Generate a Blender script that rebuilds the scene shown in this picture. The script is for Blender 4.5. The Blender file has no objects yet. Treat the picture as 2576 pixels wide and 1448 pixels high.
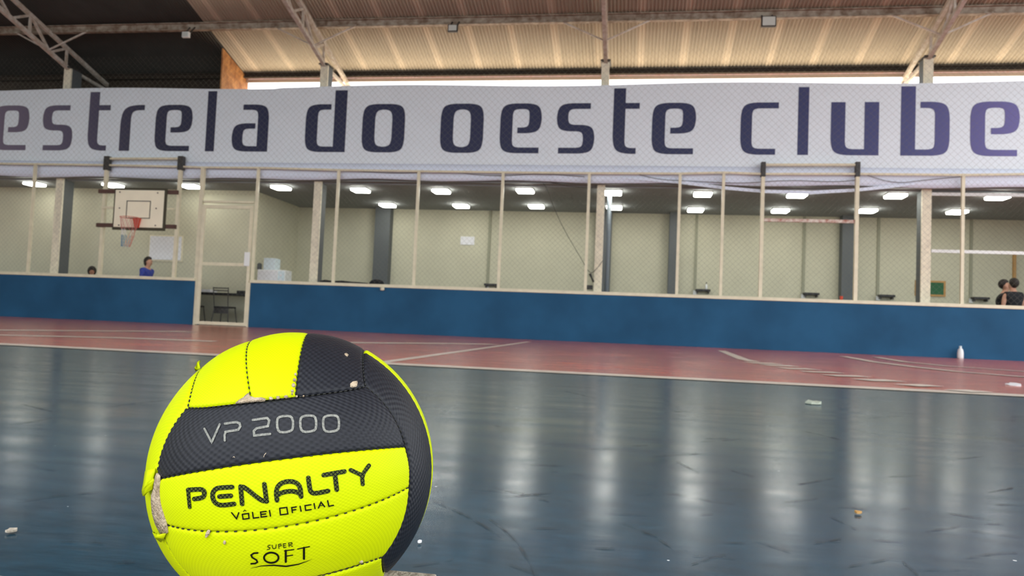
import bpy, bmesh, math, random
from mathutils import Vector, Matrix
from mathutils.geometry import tessellate_polygon

# ------------------------------------------------------------------ camera, world, sun, exposure
SC = bpy.context.scene
COL = SC.collection
random.seed(7)
W, H, F = 2576.0, 1448.0, 1935.0
YAW, PITCH, ROLL, CAM_H = 0.15620859, 0.0495472, 0.04147242, 0.29405
fwd = Vector((-math.sin(YAW) * math.cos(PITCH), math.cos(YAW) * math.cos(PITCH), math.sin(PITCH)))
r0 = Vector((math.cos(YAW), math.sin(YAW), 0))
u0 = r0.cross(fwd)
CR = math.cos(ROLL) * r0 + math.sin(ROLL) * u0
CU = -math.sin(ROLL) * r0 + math.cos(ROLL) * u0
CAM = Vector((0, 0, CAM_H))
cd = bpy.data.cameras.new('camera')
cam = bpy.data.objects.new('camera', cd)
COL.objects.link(cam)
m = Matrix((CR, CU, -fwd)).transposed().to_4x4()
m.translation = CAM
cam.matrix_world = m
cd.sensor_width = 36.0
cd.lens = 36.0 * F / W
cd.clip_start = 0.02
cd.clip_end = 300
cd.dof.use_dof = True
cd.dof.focus_distance = 0.50
cd.dof.aperture_fstop = 25.0
SC.camera = cam

wd = bpy.data.worlds.new('sky')
SC.world = wd
wd.use_nodes = True
wn = wd.node_tree.nodes
wn['Background'].inputs[0].default_value = (0.93, 0.97, 1.0, 1)
wn['Background'].inputs[1].default_value = 3.4

sd = bpy.data.lights.new('sun', 'SUN')
sd.energy = 18.0
sd.angle = 0.02
sd.color = (1.0, 0.95, 0.87)
so = bpy.data.objects.new('sun', sd)
COL.objects.link(so)
so.rotation_euler = Vector((-0.25, 0.62, 1.0)).to_track_quat('Z', 'Y').to_euler()

SC.view_settings.view_transform = 'Standard'
SC.view_settings.look = 'None'
SC.view_settings.gamma = 1.0
SC.view_settings.use_curve_mapping = False
SC.view_settings.exposure = 0.0


# ------------------------------------------------------------------ helpers
def ray(px, py):
    return CR * ((px - W / 2) / F) + CU * ((H / 2 - py) / F) + fwd


def at_y(px, py, Y):
    d = ray(px, py)
    return CAM + d * (Y / d.y)


def at_z(px, py, z):
    d = ray(px, py)
    return CAM + d * ((z - CAM_H) / d.z)


def at_x(px, py, X):
    d = ray(px, py)
    return CAM + d * (X / d.x)


def lin(c):
    c = c / 255.0
    return c / 12.92 if c <= 0.04045 else ((c + 0.055) / 1.055) ** 2.4


def srgb(r, g, b):
    return (lin(r), lin(g), lin(b), 1.0)


def mat(name, col, rough=0.6, var=0.0, vscale=3.0, bump=0.0, bscale=40.0, metallic=0.0, spec=0.5, col2=None, stretch=None, detail=4.0):
    M = bpy.data.materials.new(name)
    M.use_nodes = True
    nt = M.node_tree
    B = nt.nodes['Principled BSDF']
    B.inputs['Base Color'].default_value = col
    B.inputs['Roughness'].default_value = rough
    B.inputs['Metallic'].default_value = metallic
    B.inputs['Specular IOR Level'].default_value = spec
    tc = nt.nodes.new('ShaderNodeTexCoord')
    src = tc.outputs['Object']
    if stretch:
        mp = nt.nodes.new('ShaderNodeMapping')
        mp.inputs['Scale'].default_value = stretch
        nt.links.new(src, mp.inputs['Vector'])
        src = mp.outputs['Vector']
    if var > 0 or col2:
        n = nt.nodes.new('ShaderNodeTexNoise')
        n.inputs['Scale'].default_value = vscale
        n.inputs['Detail'].default_value = detail
        nt.links.new(src, n.inputs['Vector'])
        rp = nt.nodes.new('ShaderNodeMapRange')
        rp.inputs['From Min'].default_value = 0.35
        rp.inputs['From Max'].default_value = 0.68
        nt.links.new(n.outputs['Fac'], rp.inputs['Value'])
        mx = nt.nodes.new('ShaderNodeMix')
        mx.data_type = 'RGBA'
        mx.inputs[6].default_value = col
        mx.inputs[7].default_value = col2 if col2 else tuple(c * (1 - var) for c in col[:3]) + (1,)
        nt.links.new(rp.outputs['Result'], mx.inputs[0])
        nt.links.new(mx.outputs[2], B.inputs['Base Color'])
    if bump > 0:
        n2 = nt.nodes.new('ShaderNodeTexNoise')
        n2.inputs['Scale'].default_value = bscale
        n2.inputs['Detail'].default_value = 3
        nt.links.new(src, n2.inputs['Vector'])
        bp = nt.nodes.new('ShaderNodeBump')
        bp.inputs['Strength'].default_value = bump
        bp.inputs['Distance'].default_value = 0.01
        nt.links.new(n2.outputs['Fac'], bp.inputs['Height'])
        nt.links.new(bp.outputs['Normal'], B.inputs['Normal'])
    return M


def emis(name, col, strength):
    M = bpy.data.materials.new(name)
    M.use_nodes = True
    B = M.node_tree.nodes['Principled BSDF']
    B.inputs['Base Color'].default_value = (0.8, 0.8, 0.8, 1)
    B.inputs['Emission Color'].default_value = col
    B.inputs['Emission Strength'].default_value = strength
    return M


class MB:
    """collects shapes and links them as one mesh object"""

    def __init__(self):
        self.v, self.f, self.mi, self.k = [], [], [], 0

    def add(self, vs, fs):
        b = len(self.v)
        self.v += [tuple(q) for q in vs]
        for q in fs:
            self.f.append(tuple(b + i for i in q))
            self.mi.append(self.k)
        return self

    def box(self, a, b):
        x0, y0, z0 = a
        x1, y1, z1 = b
        return self.add([(x0, y0, z0), (x1, y0, z0), (x1, y1, z0), (x0, y1, z0), (x0, y0, z1), (x1, y0, z1), (x1, y1, z1), (x0, y1, z1)],
                        [(0, 3, 2, 1), (4, 5, 6, 7), (0, 1, 5, 4), (1, 2, 6, 5), (2, 3, 7, 6), (3, 0, 4, 7)])

    def bar(self, a, b, w, h=None, up=(0, 0, 1)):
        """rectangular bar from a to b, w across and h along up"""
        h = h or w
        a, b = Vector(a), Vector(b)
        d = (b - a).normalized()
        s = d.cross(Vector(up))
        if s.length < 1e-4:
            s = d.cross(Vector((0, 1, 0)))
        s.normalize()
        t = s.cross(d).normalized()
        vs = []
        for p in (a, b):
            for i, j in ((-1, -1), (1, -1), (1, 1), (-1, 1)):
                vs.append(p + s * (i * w / 2) + t * (j * h / 2))
        return self.add(vs, [(0, 3, 2, 1), (4, 5, 6, 7), (0, 1, 5, 4), (1, 2, 6, 5), (2, 3, 7, 6), (3, 0, 4, 7)])

    def tube(self, pts, r, n=8, cap=True):
        pts = [Vector(p) for p in pts]
        rs = r if isinstance(r, (list, tuple)) else [r] * len(pts)
        vs, fs = [], []
        prev = None
        for i, p in enumerate(pts):
            d = (pts[min(i + 1, len(pts) - 1)] - pts[max(i - 1, 0)]).normalized()
            if prev is None:
                s = d.cross(Vector((0, 0, 1)))
                if s.length < 1e-3:
                    s = d.cross(Vector((1, 0, 0)))
            else:
                s = prev - d * prev.dot(d)
            s.normalize()
            prev = s
            t = d.cross(s)
            for k in range(n):
                a = 2 * math.pi * k / n
                vs.append(p + (s * math.cos(a) + t * math.sin(a)) * rs[i])
        for i in range(len(pts) - 1):
            for k in range(n):
                fs.append((i * n + k, i * n + (k + 1) % n, (i + 1) * n + (k + 1) % n, (i + 1) * n + k))
        if cap:
            fs.append(tuple(range(n - 1, -1, -1)))
            fs.append(tuple((len(pts) - 1) * n + k for k in range(n)))
        return self.add(vs, fs)

    def lathe(self, prof, c=(0, 0, 0), n=20):
        vs, fs = [], []
        for r, z in prof:
            for k in range(n):
                a = 2 * math.pi * k / n
                vs.append((c[0] + r * math.cos(a), c[1] + r * math.sin(a), c[2] + z))
        for i in range(len(prof) - 1):
            for k in range(n):
                fs.append((i * n + k, i * n + (k + 1) % n, (i + 1) * n + (k + 1) % n, (i + 1) * n + k))
        fs.append(tuple(range(n - 1, -1, -1)))
        fs.append(tuple((len(prof) - 1) * n + k for k in range(n)))
        return self.add(vs, fs)

    def prism(self, poly, off):
        """polygon (list of points) extruded by vector off"""
        off = Vector(off)
        n = len(poly)
        vs = [Vector(p) for p in poly] + [Vector(p) + off for p in poly]
        fs = [tuple(range(n - 1, -1, -1)), tuple(range(n, 2 * n))]
        fs += [(i, (i + 1) % n, n + (i + 1) % n, n + i) for i in range(n)]
        return self.add(vs, fs)

    def build(self, name, material, parent=None, smooth=False, bevel=0.0):
        me = bpy.data.meshes.new(name)
        me.from_pydata(self.v, [], self.f)
        ms = material if isinstance(material, (list, tuple)) else [material]
        for q in ms:
            me.materials.append(q)
        if len(ms) > 1:
            me.polygons.foreach_set('material_index', self.mi)
        bm = bmesh.new()
        bm.from_mesh(me)
        bmesh.ops.recalc_face_normals(bm, faces=bm.faces)
        bm.to_mesh(me)
        bm.free()
        if smooth:
            me.polygons.foreach_set('use_smooth', [True] * len(me.polygons))
        o = bpy.data.objects.new(name, me)
        COL.objects.link(o)
        if bevel:
            b = o.modifiers.new('bevel', 'BEVEL')
            b.width = bevel
            b.segments = 2
            b.limit_method = 'ANGLE'
        if parent:
            attach(o, parent)
        return o


def attach(o, parent):
    o.parent = parent
    o.matrix_parent_inverse = Matrix.Translation(-parent.location)


def tag(o, label=None, cat=None, group=None, kind=None):
    if label:
        o['label'] = label
    if cat:
        o['category'] = cat
    if group:
        o['group'] = group
    if kind:
        o['kind'] = kind
    return o


def thing(name, loc, label, cat, group=None):
    o = bpy.data.objects.new(name, None)
    o.empty_display_size = 0.1
    o.location = loc
    COL.objects.link(o)
    return tag(o, label, cat, group)


def struct(name, mb, m, label=None, **k):
    return tag(mb.build(name, m, **k), label, kind='structure')


# ------------------------------------------------------------------ materials
M = {}
M['blue'] = mat('blue_wall_paint', srgb(38, 88, 124), 0.8, 0.22, .9, 0.05, 60, spec=.25, col2=srgb(30, 74, 106))
M['cream_metal'] = mat('cream_painted_steel', srgb(226, 218, 190), 0.5, 0.12, 6)
M['column'] = mat('rough_concrete_paint', srgb(240, 232, 208), 0.85, 0.18, 9, 0.4, 30)
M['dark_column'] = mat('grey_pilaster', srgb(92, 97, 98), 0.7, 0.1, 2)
M['gallery_wall'] = mat('olive_cream_plaster', srgb(198, 195, 170), 0.85, 0.06, 2)
M['gallery_ceiling'] = mat('dark_grey_ceiling', srgb(140, 144, 145), 0.8, 0.05, 2)
M['gallery_floor'] = mat('grey_concrete_floor', srgb(120, 118, 110), 0.6, 0.15, 3)
M['banner'] = mat('white_vinyl', srgb(233, 243, 251), 0.55, 0.03, 2)
M['banner_band'] = mat('blueish_vinyl', srgb(226, 235, 252), 0.55, 0.03, 2)
M['steel'] = mat('weathered_grey_steel', srgb(176, 164, 148), 0.6, 0.0, 7, 0.1, 30, col2=srgb(120, 98, 80))
M['steel_light'] = mat('pale_truss_steel', srgb(206, 200, 190), 0.6, 0.0, 9, 0.1, 30, col2=srgb(176, 160, 142))
M['rust'] = mat('rusty_red_primer', srgb(180, 96, 56), 0.7, 0.3, 8)
M['fascia'] = mat('beige_fascia', srgb(190, 172, 152), 0.7, 0.1, 4)
M['tan_panel'] = mat('tan_timber_panel', srgb(196, 140, 84), 0.8, 0.0, 5, col2=srgb(140, 88, 48))
M['dark_cladding'] = mat('dark_brown_cladding', srgb(58, 48, 38), 0.9, 0.3, 3)
M['bounce_slab'] = mat('cream_bounce_slab', srgb(232, 214, 190), 0.9, 0.1, 1)
M['black'] = mat('black_plastic', srgb(26, 27, 30), 0.5)
M['black_cloth'] = mat('black_cloth', srgb(24, 25, 30), 0.9, 0.2, 20)
M['dark_metal'] = mat('dark_grey_metal', srgb(52, 50, 48), 0.5)
M['brown'] = mat('brown_angle_iron', srgb(92, 64, 56), 0.7, 0.3, 8)
M['white'] = mat('white_plastic', srgb(232, 234, 232), 0.45)
M['paper'] = mat('white_paper', srgb(228, 228, 230), 0.8, 0.04, 10)
M['board'] = mat('cream_backboard', srgb(252, 243, 216), 0.5, 0.06, 3)
M['board_edge'] = mat('dark_olive_edge', srgb(66, 62, 46), 0.7)
M['red'] = mat('red_painted_steel', srgb(206, 70, 44), 0.5)
M['peel'] = mat('peeling_red_white_paint', srgb(214, 204, 192), 0.7, 0.0, 14, col2=srgb(160, 104, 88))
M['net_dark'] = mat('grey_net_cord', srgb(120, 116, 106), 0.8)
M['pipe'] = mat('blue_grey_pipe', srgb(112, 122, 130), 0.5)
M['green'] = mat('green_chalkboard', srgb(46, 100, 66), 0.8, 0.1, 4)
M['wood'] = mat('yellow_wood', srgb(190, 146, 84), 0.6, 0.2, 6)
M['concrete'] = mat('speckled_concrete', srgb(186, 176, 160), 0.9, 0.0, 160, 0.5, 300, col2=srgb(132, 122, 108))
M['skin'] = mat('skin', srgb(196, 146, 120), 0.6)
M['skin_dark'] = mat('tanned_skin', srgb(168, 118, 92), 0.6)
M['hair'] = mat('dark_hair', srgb(34, 26, 20), 0.7, 0.3, 60)
M['blue_shirt'] = mat('royal_blue_shirt', srgb(46, 66, 158), 0.8, 0.1, 12)
M['trousers'] = mat('dark_trousers', srgb(44, 46, 56), 0.9)
M['shoe'] = mat('dark_shoe', srgb(36, 34, 34), 0.7)
M['pale_blue'] = mat('pale_blue_carton', srgb(214, 228, 232), 0.7)
M['lamp_glow'] = emis('ceiling_lamp_glow', (1.0, 0.99, 0.90, 1), 21.0)
M['flood_glass'] = mat('floodlight_lens', srgb(206, 212, 206), 0.25)

D = 17.858       # plane of the fence
ZC = 3.70        # gallery ceiling
YB = 22.4        # back wall of the gallery
YL = 19.55       # nearer back wall at the left


# ------------------------------------------------------------------ floor
def floor_mat(name, base, dark, scuff=1.0, speck=True):
    Mt = bpy.data.materials.new(name)
    Mt.use_nodes = True
    nt = Mt.node_tree
    N, L = nt.nodes, nt.links
    B = N['Principled BSDF']
    tc = N.new('ShaderNodeTexCoord')
    # large tone patches
    n = N.new('ShaderNodeTexNoise'); n.inputs['Scale'].default_value = 0.9; n.inputs['Detail'].default_value = 6
    L.new(tc.outputs['Object'], n.inputs['Vector'])
    mx = N.new('ShaderNodeMix'); mx.data_type = 'RGBA'
    mx.inputs[6].default_value = base; mx.inputs[7].default_value = dark
    mr = N.new('ShaderNodeMapRange'); mr.inputs['From Min'].default_value = .35; mr.inputs['From Max'].default_value = .65
    L.new(n.outputs['Fac'], mr.inputs['Value']); L.new(mr.outputs['Result'], mx.inputs[0])
    # fine wear
    n3 = N.new('ShaderNodeTexNoise'); n3.inputs['Scale'].default_value = 34; n3.inputs['Detail'].default_value = 6; n3.inputs['Roughness'].default_value = .7
    mp3 = N.new('ShaderNodeMapping'); mp3.inputs['Scale'].default_value = (.45, 1.3, 1); mp3.inputs['Rotation'].default_value = (0, 0, .12)
    L.new(tc.outputs['Object'], mp3.inputs['Vector']); L.new(mp3.outputs['Vector'], n3.inputs['Vector'])
    mr3 = N.new('ShaderNodeMapRange'); mr3.inputs['From Min'].default_value = .3; mr3.inputs['From Max'].default_value = .75
    mr3.inputs['To Min'].default_value = .62; mr3.inputs['To Max'].default_value = 1.45
    L.new(n3.outputs['Fac'], mr3.inputs['Value'])
    mu = N.new('ShaderNodeMix'); mu.data_type = 'RGBA'; mu.blend_type = 'MULTIPLY'; mu.inputs[0].default_value = 1
    L.new(mx.outputs[2], mu.inputs[6]); L.new(mr3.outputs['Result'], mu.inputs[7])
    last = mu.outputs[2]
    if speck:
        # tiny pale specks of dust and paint
        vo = N.new('ShaderNodeTexVoronoi'); vo.inputs['Scale'].default_value = 15
        L.new(tc.outputs['Object'], vo.inputs['Vector'])
        sep = N.new('ShaderNodeSeparateColor'); L.new(vo.outputs['Color'], sep.inputs['Color'])
        th = N.new('ShaderNodeMath'); th.operation = 'MULTIPLY'; th.inputs[1].default_value = .045
        pw = N.new('ShaderNodeMath'); pw.operation = 'POWER'; pw.inputs[1].default_value = 3
        L.new(sep.outputs['Red'], pw.inputs[0]); L.new(pw.outputs[0], th.inputs[0])
        lt = N.new('ShaderNodeMath'); lt.operation = 'LESS_THAN'
        L.new(vo.outputs['Distance'], lt.inputs[0]); L.new(th.outputs[0], lt.inputs[1])
        ms = N.new('ShaderNodeMix'); ms.data_type = 'RGBA'; ms.inputs[7].default_value = srgb(225, 228, 225)
        L.new(lt.outputs[0], ms.inputs[0]); L.new(last, ms.inputs[6])
        last = ms.outputs[2]
    L.new(last, B.inputs['Base Color'])
    # roughness + wavy sheen
    n4 = N.new('ShaderNodeTexNoise'); n4.inputs['Scale'].default_value = 5; n4.inputs['Detail'].default_value = 5
    mp = N.new('ShaderNodeMapping'); mp.inputs['Scale'].default_value = (.5, 1.6, 1)
    L.new(tc.outputs['Object'], mp.inputs['Vector']); L.new(mp.outputs['Vector'], n4.inputs['Vector'])
    mr4 = N.new('ShaderNodeMapRange'); mr4.inputs['From Min'].default_value = .3; mr4.inputs['From Max'].default_value = .7
    mr4.inputs['To Min'].default_value = .15; mr4.inputs['To Max'].default_value = .25
    L.new(n4.outputs['Fac'], mr4.inputs['Value']); L.new(mr4.outputs['Result'], B.inputs['Roughness'])
    bp = N.new('ShaderNodeBump'); bp.inputs['Strength'].default_value = .05; bp.inputs['Distance'].default_value = .01
    n5 = N.new('ShaderNodeTexNoise'); n5.inputs['Scale'].default_value = 6; n5.inputs['Detail'].default_value = 5
    mp5 = N.new('ShaderNodeMapping'); mp5.inputs['Scale'].default_value = (.7, 2.6, 1)
    L.new(tc.outputs['Object'], mp5.inputs['Vector']); L.new(mp5.outputs['Vector'], n5.inputs['Vector'])
    L.new(n5.outputs['Fac'], bp.inputs['Height']); L.new(bp.outputs['Normal'], B.inputs['Normal'])
    B.inputs['Specular IOR Level'].default_value = .22
    return Mt


M['court'] = floor_mat('blue_green_court_paint', srgb(30, 66, 82), srgb(22, 52, 68))
M['court_red'] = floor_mat('red_court_paint', srgb(204, 106, 88), srgb(180, 94, 80), speck=False)
M['line'] = mat('white_court_line', srgb(214, 200, 184), 0.4, 0.15, 9)

floor = struct('floor', MB().box((-22, -7, -0.2), (14, D + .15, 0)), M['court'], 'glossy dark blue green painted court floor')
# unseen ground outside, added to block sky light from below
struct('ground', MB().box((-70, -70, -.3), (70, 70, -.21)), mat('dark_blocker_ground', srgb(62, 62, 58), .9, .2, .5), 'dark asphalt yard around the hall')
YLINE = 5.12
red = MB().box((-21, YLINE, 0), (13.5, D - 0.01, 0.002)).build('red_surface', M['court_red'], floor)
tag(red, 'dull red painted border of the court', kind='structure')


def line_strip(pts, w, name='line_marking', z=0.0035, px=None):
    b = MB()
    z += .0003 * len([c for c in floor.children if c.name.startswith('line_marking')])
    pts = [Vector((p[0], p[1], 0)) for p in pts]
    vs, fs = [], []
    for i, p in enumerate(pts):
        d = (pts[min(i + 1, len(pts) - 1)] - pts[max(i - 1, 0)]).normalized()
        s = Vector((-d.y, d.x, 0))
        if px:
            w = min(.34, px * p.y * p.y / 569.0)
        for k in (-1, 1):
            vs.append((p.x + s.x * k * w / 2, p.y + s.y * k * w / 2, z))
    for i in range(len(pts) - 1):
        fs.append((2 * i, 2 * i + 2, 2 * i + 3, 2 * i + 1))
    b.add(vs, fs)
    o = b.build(name, M['line'], floor)
    o['kind'] = 'structure'
    return o


def zf(*pp):
    return [at_z(px, py, 0) for px, py in pp]


line_strip([(-21, YLINE), (13.4, YLINE)], 0.24)
line_strip([(-1.72, YLINE), (-1.98, 15.0)], 0.09)
line_strip(zf((-60, 830), (480, 834)), 0.16, px=4)
line_strip(zf((-60, 842), (300, 850), (540, 859)), 0.10, px=3.5)
line_strip(zf((860, 862), (1110, 864), (1240, 866)), 0.14, px=3)
line_strip(zf((1815, 882), (1842, 893), (1870, 904), (1898, 910)), 0.14)
for a, b in (((1904, 912), (1935, 916)), ((1946, 918), (1976, 922)), ((1989, 926), (2028, 930.5)), ((2050, 935), (2084, 939)), ((2105, 944), (2152, 949)),
             ((2183, 955), (2241, 961)), ((2282, 968), (2346, 974)), ((2401, 982), (2475, 989))):
    line_strip(zf(a, b), 0.07, px=5)
line_strip(zf((2121, 896.6), (2200, 911), (2312, 925), (2414, 936), (2576, 949), (2640, 953)), 0.14)
line_strip(zf((2203, 898.6), (2278, 911), (2380, 921), (2576, 935), (2640, 939)), 0.14)


# scuffs: rubber marks on the paint
def scuff_mat():
    Mt = bpy.data.materials.new('rubber_scuff')
    Mt.use_nodes = True
    nt = Mt.node_tree
    B = nt.nodes['Principled BSDF']
    B.inputs['Base Color'].default_value = srgb(30, 36, 40)
    B.inputs['Roughness'].default_value = .35
    tc = nt.nodes.new('ShaderNodeTexCoord')
    n = nt.nodes.new('ShaderNodeTexNoise'); n.inputs['Scale'].default_value = 30
    nt.links.new(tc.outputs['Object'], n.inputs['Vector'])
    mr = nt.nodes.new('ShaderNodeMapRange'); mr.inputs['From Min'].default_value = .35; mr.inputs['From Max'].default_value = .7
    mr.inputs['To Min'].default_value = 0.0; mr.inputs['To Max'].default_value = .5
    nt.links.new(n.outputs['Fac'], mr.inputs['Value'])
    nt.links.new(mr.outputs['Result'], B.inputs['Alpha'])
    return Mt


M['scuff'] = scuff_mat()
sb = MB()
scuffs = [
    [(1345, 1448), (1322, 1395), (1290, 1350), (1240, 1310), (1200, 1290)],
    [(1470, 1307), (1560, 1312), (1640, 1345), (1700, 1385)], [(1180, 1230), (1320, 1240), (1450, 1262)],
    [(1600, 1245), (1700, 1240), (1780, 1260), (1850, 1268)], [(1090, 1260), (1180, 1300), (1260, 1350)],
    [(1740, 1420), (1800, 1400), (1830, 1395)], [(2430, 1404), (2500, 1392), (2560, 1390)], [(2270, 1412), (2300, 1440), (2310, 1448)],
    [(1090, 1140), (1180, 1143)], [(1320, 1168), (1420, 1172)], [(1640, 1148), (1780, 1140)], [(0, 922), (120, 930), (300, 938), (480, 945), (600, 950)],
    [(20, 1068), (90, 1060), (130, 1050)], [(230, 1030), (330, 1015), (430, 1005)], [(2090, 1300), (2160, 1335)], [(1700, 1160), (1760, 1190)],
    [(1830, 1180), (1900, 1200)], [(2380, 1290), (2500, 1310)], [(1480, 1130), (1560, 1128)], [(60, 1260), (200, 1240), (330, 1235)],
    [(1280, 1420), (1360, 1448)], [(1900, 1360), (1990, 1390)], [(2200, 1200), (2330, 1195)], [(2440, 1335), (2570, 1352)]]
rs_ = random.Random(21)
for _ in range(70):
    px, py = rs_.uniform(-20, 2590), 940 + 500 * rs_.random() ** .8
    L_ = rs_.uniform(25, 110); sl_ = rs_.uniform(-.3, .45); cv = rs_.uniform(-.12, .12)
    scuffs.append([(px + L_ * t, py + L_ * (sl_ * t + cv * t * t) * .55) for t in (0, .33, .66, 1)])
for s in scuffs:
    pts = [at_z(px, py, 0) for px, py in s]
    # smooth by subdividing
    for _ in range(2):
        q = [pts[0]]
        for a, b in zip(pts, pts[1:]):
            q += [a * .75 + b * .25, a * .25 + b * .75]
        pts = q + [pts[-1]]
    n = len(pts)
    vs, fs = [], []
    for i, p in enumerate(pts):
        d = (pts[min(i + 1, n - 1)] - pts[max(i - 1, 0)]).normalized()
        sd_ = Vector((-d.y, d.x, 0))
        dist = (p - CAM).length
        w = (0.002 + 0.0024 * dist) * (0.25 + math.sin(math.pi * i / (n - 1)))
        for k in (-1, 1):
            vs.append((p.x + sd_.x * k * w / 2, p.y + sd_.y * k * w / 2, 0.0012))
    for i in range(n - 1):
        fs.append((2 * i, 2 * i + 2, 2 * i + 3, 2 * i + 1))
    sb.add(vs, fs)
o = sb.build('scuff_marks', M['scuff'], floor)
tag(o, 'dark rubber scuff marks on the paint', kind='stuff')

# ------------------------------------------------------------------ low blue wall, trims
XD0, XD1 = at_y(487, 760, D).x, at_y(624, 770, D).x
struct('wall_front_left', MB().box((-22, D, 0), (XD0, D + .3, 1.1)), M['blue'], 'low blue wall left of the wire gate')
struct('wall_front_right', MB().box((XD1, D, 0), (13.5, D + .3, 1.1)), M['blue'], 'low blue wall right of the wire gate')
struct('trim_1', MB().box((-22, D - .02, 1.1), (XD0, D + .32, 1.175)), M['cream_metal'], 'cream rail capping the blue wall left of the gate', bevel=.008)
struct('trim_2', MB().box((XD1, D - .02, 1.1), (13.5, D + .32, 1.175)), M['cream_metal'], 'cream rail capping the blue wall right of the gate', bevel=.008)

# ------------------------------------------------------------------ gallery behind
XC = -10.3   # corner where the nearer wall ends
struct('floor_gallery', MB().box((-22, D + .151, -0.2), (13.5, YB + .2, 0)), M['gallery_floor'], 'concrete floor of the room behind the low wall')
struct('ceiling_gallery', MB().box((-22, D + .55, ZC), (13.5, YB + .2, ZC + .2)), M['gallery_ceiling'], 'dark grey ceiling of the room behind the low wall')
struct('trim_3', MB().box((-22, D + .33, ZC + .04), (13.5, D + .55, ZC + .6)), M['gallery_ceiling'], 'dark edge beam of the slab behind the banner')
struct('wall_back_left', MB().box((-22, YL, 0), (XC, YL + .15, ZC)), M['gallery_wall'], 'nearer olive cream wall behind the basketball hoop')
struct('wall_back_corner', MB().box((XC - .15, YL + .15, 0), (XC, YB, ZC)), M['gallery_wall'], 'short side wall beside the white appliance')
struct('wall_back_right', MB().box((XC, YB, 0), (13.5, YB + .15, ZC)), M['gallery_wall'], 'long olive cream back wall with black shelves')
struct('wall_gallery_end', MB().box((13.3, D + .15, 0), (13.5, YB, ZC)), M['gallery_wall'], 'end wall of the room behind the low wall')
struct('wall_left', MB().box((-21.9, -7, 0), (-21.7, D, 9)), M['gallery_wall'], 'side wall of the hall')  # out of view, added so the left side gets less daylight

# pilasters on the back wall
for i, (a, b, yy, lab) in enumerate(((940, 978, 620, 'wide dark grey pilaster on the back wall, the leftmost one'), (1500, 1537, 620, 'dark grey pilaster on the back wall behind the blue grey pipe'),
                     (1682, 1706, 650, 'narrow dark grey pilaster on the back wall left of the small white bottle'), (2118, 2152, 650, 'dark grey pilaster on the back wall behind the bare goal frame'))):
    X0, X1 = at_y(a, yy, YB - .3).x, at_y(b, yy, YB - .3).x
    o = struct('pilaster', MB().box((X0, YB - .3, 0), (X1, YB, ZC)), M['dark_column'], lab)

# columns that carry the roof
CX = []
for i, (xl, xr, yy, dep, lab) in enumerate(((134, 152, 560, .42, 'cream concrete column left of the basketball hoop'), (783, 802, 600, .34, 'cream concrete column between gate and second light bay, with stains'),
                               (1497, 1517, 620, .30, 'cream concrete column beside the blue grey pipe'), (2318, 2342, 620, .34, 'cream concrete column right of the bare goal frame'))):
    Yc = D + .42
    X0, X1 = at_y(xl, yy, Yc).x, at_y(xr, yy, Yc).x
    CX.append((X0 + X1) / 2)
    b = MB().box((X0, Yc, 0), (X1, Yc + .05, 6.72))
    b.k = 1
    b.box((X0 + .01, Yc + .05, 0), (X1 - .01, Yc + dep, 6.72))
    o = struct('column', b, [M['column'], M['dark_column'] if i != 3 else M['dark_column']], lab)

# ------------------------------------------------------------------ ceiling lights of the gallery
FR = [(88, 450), (285, 455), (480, 459.5), (707, 472), (907, 478.5), (1110, 481), (1321, 480), (1542, 485), (1768, 488.5), (2005, 491), (2255, 491.5), (2510, 496)]
BK = [(975, 516), (1160, 518), (1349, 519), (1545, 522), (1750, 528), (1963, 530), (2182, 530), (2408, 533)]
ords = ['first', 'second', 'third', 'fourth', 'fifth', 'sixth', 'seventh', 'eighth', 'ninth', 'tenth', 'eleventh', 'last']


def lamp_parts(root):
    w, d = .205, .20
    MB().box((-w - .01, -d - .01, .06), (w + .01, d + .01, .09)).build('lamp_base', M['white'], root)
    o = MB().box((-w, -d, 0), (w, d, .06)).build('diffuser', M['lamp_glow'], root, bevel=.025)
    return root


proto = None
for row, pts in (('front', FR), ('back', BK)):
    for i, (px, py) in enumerate(pts):
        p = at_z(px, py, ZC - .05)
        loc = Vector((p.x, max(p.y, D + .85), ZC - .09))
        if row == 'front' and i < 3:
            loc.y = 18.72
            loc.x = at_y(px, py, 18.72).x
        lab = 'glowing square ceiling lamp, %s from the left in the %s row of the gallery' % (ords[i] if not (row == 'back' and i == 7) else 'last', row)
        if proto is None:
            proto = thing('ceiling_light', (0, 0, 0), lab, 'ceiling light', 'gallery ceiling lights')
            lamp_parts(proto)
            proto.location = loc
            # children were parented at the origin, so they follow the move
        else:
            c = proto.copy()
            COL.objects.link(c)
            c.location = loc
            c['label'] = lab
            for ch in list(proto.children):
                k = ch.copy()
                COL.objects.link(k)
                k.parent = c

# ------------------------------------------------------------------ fence of tall posts
fence = thing('court_fence', (0, D + .06, 1.175), 'tall cream steel post fence with fine wire netting on the blue wall', 'fence')
YP = D + .06


def post(px0, py0, px1, py1, w=.085, z0=1.175, top=None):
    a, b = at_y(px0, py0, YP), at_y(px1, py1, YP)
    x = (a.x + b.x) / 2
    return x, (top or a.z)


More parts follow.
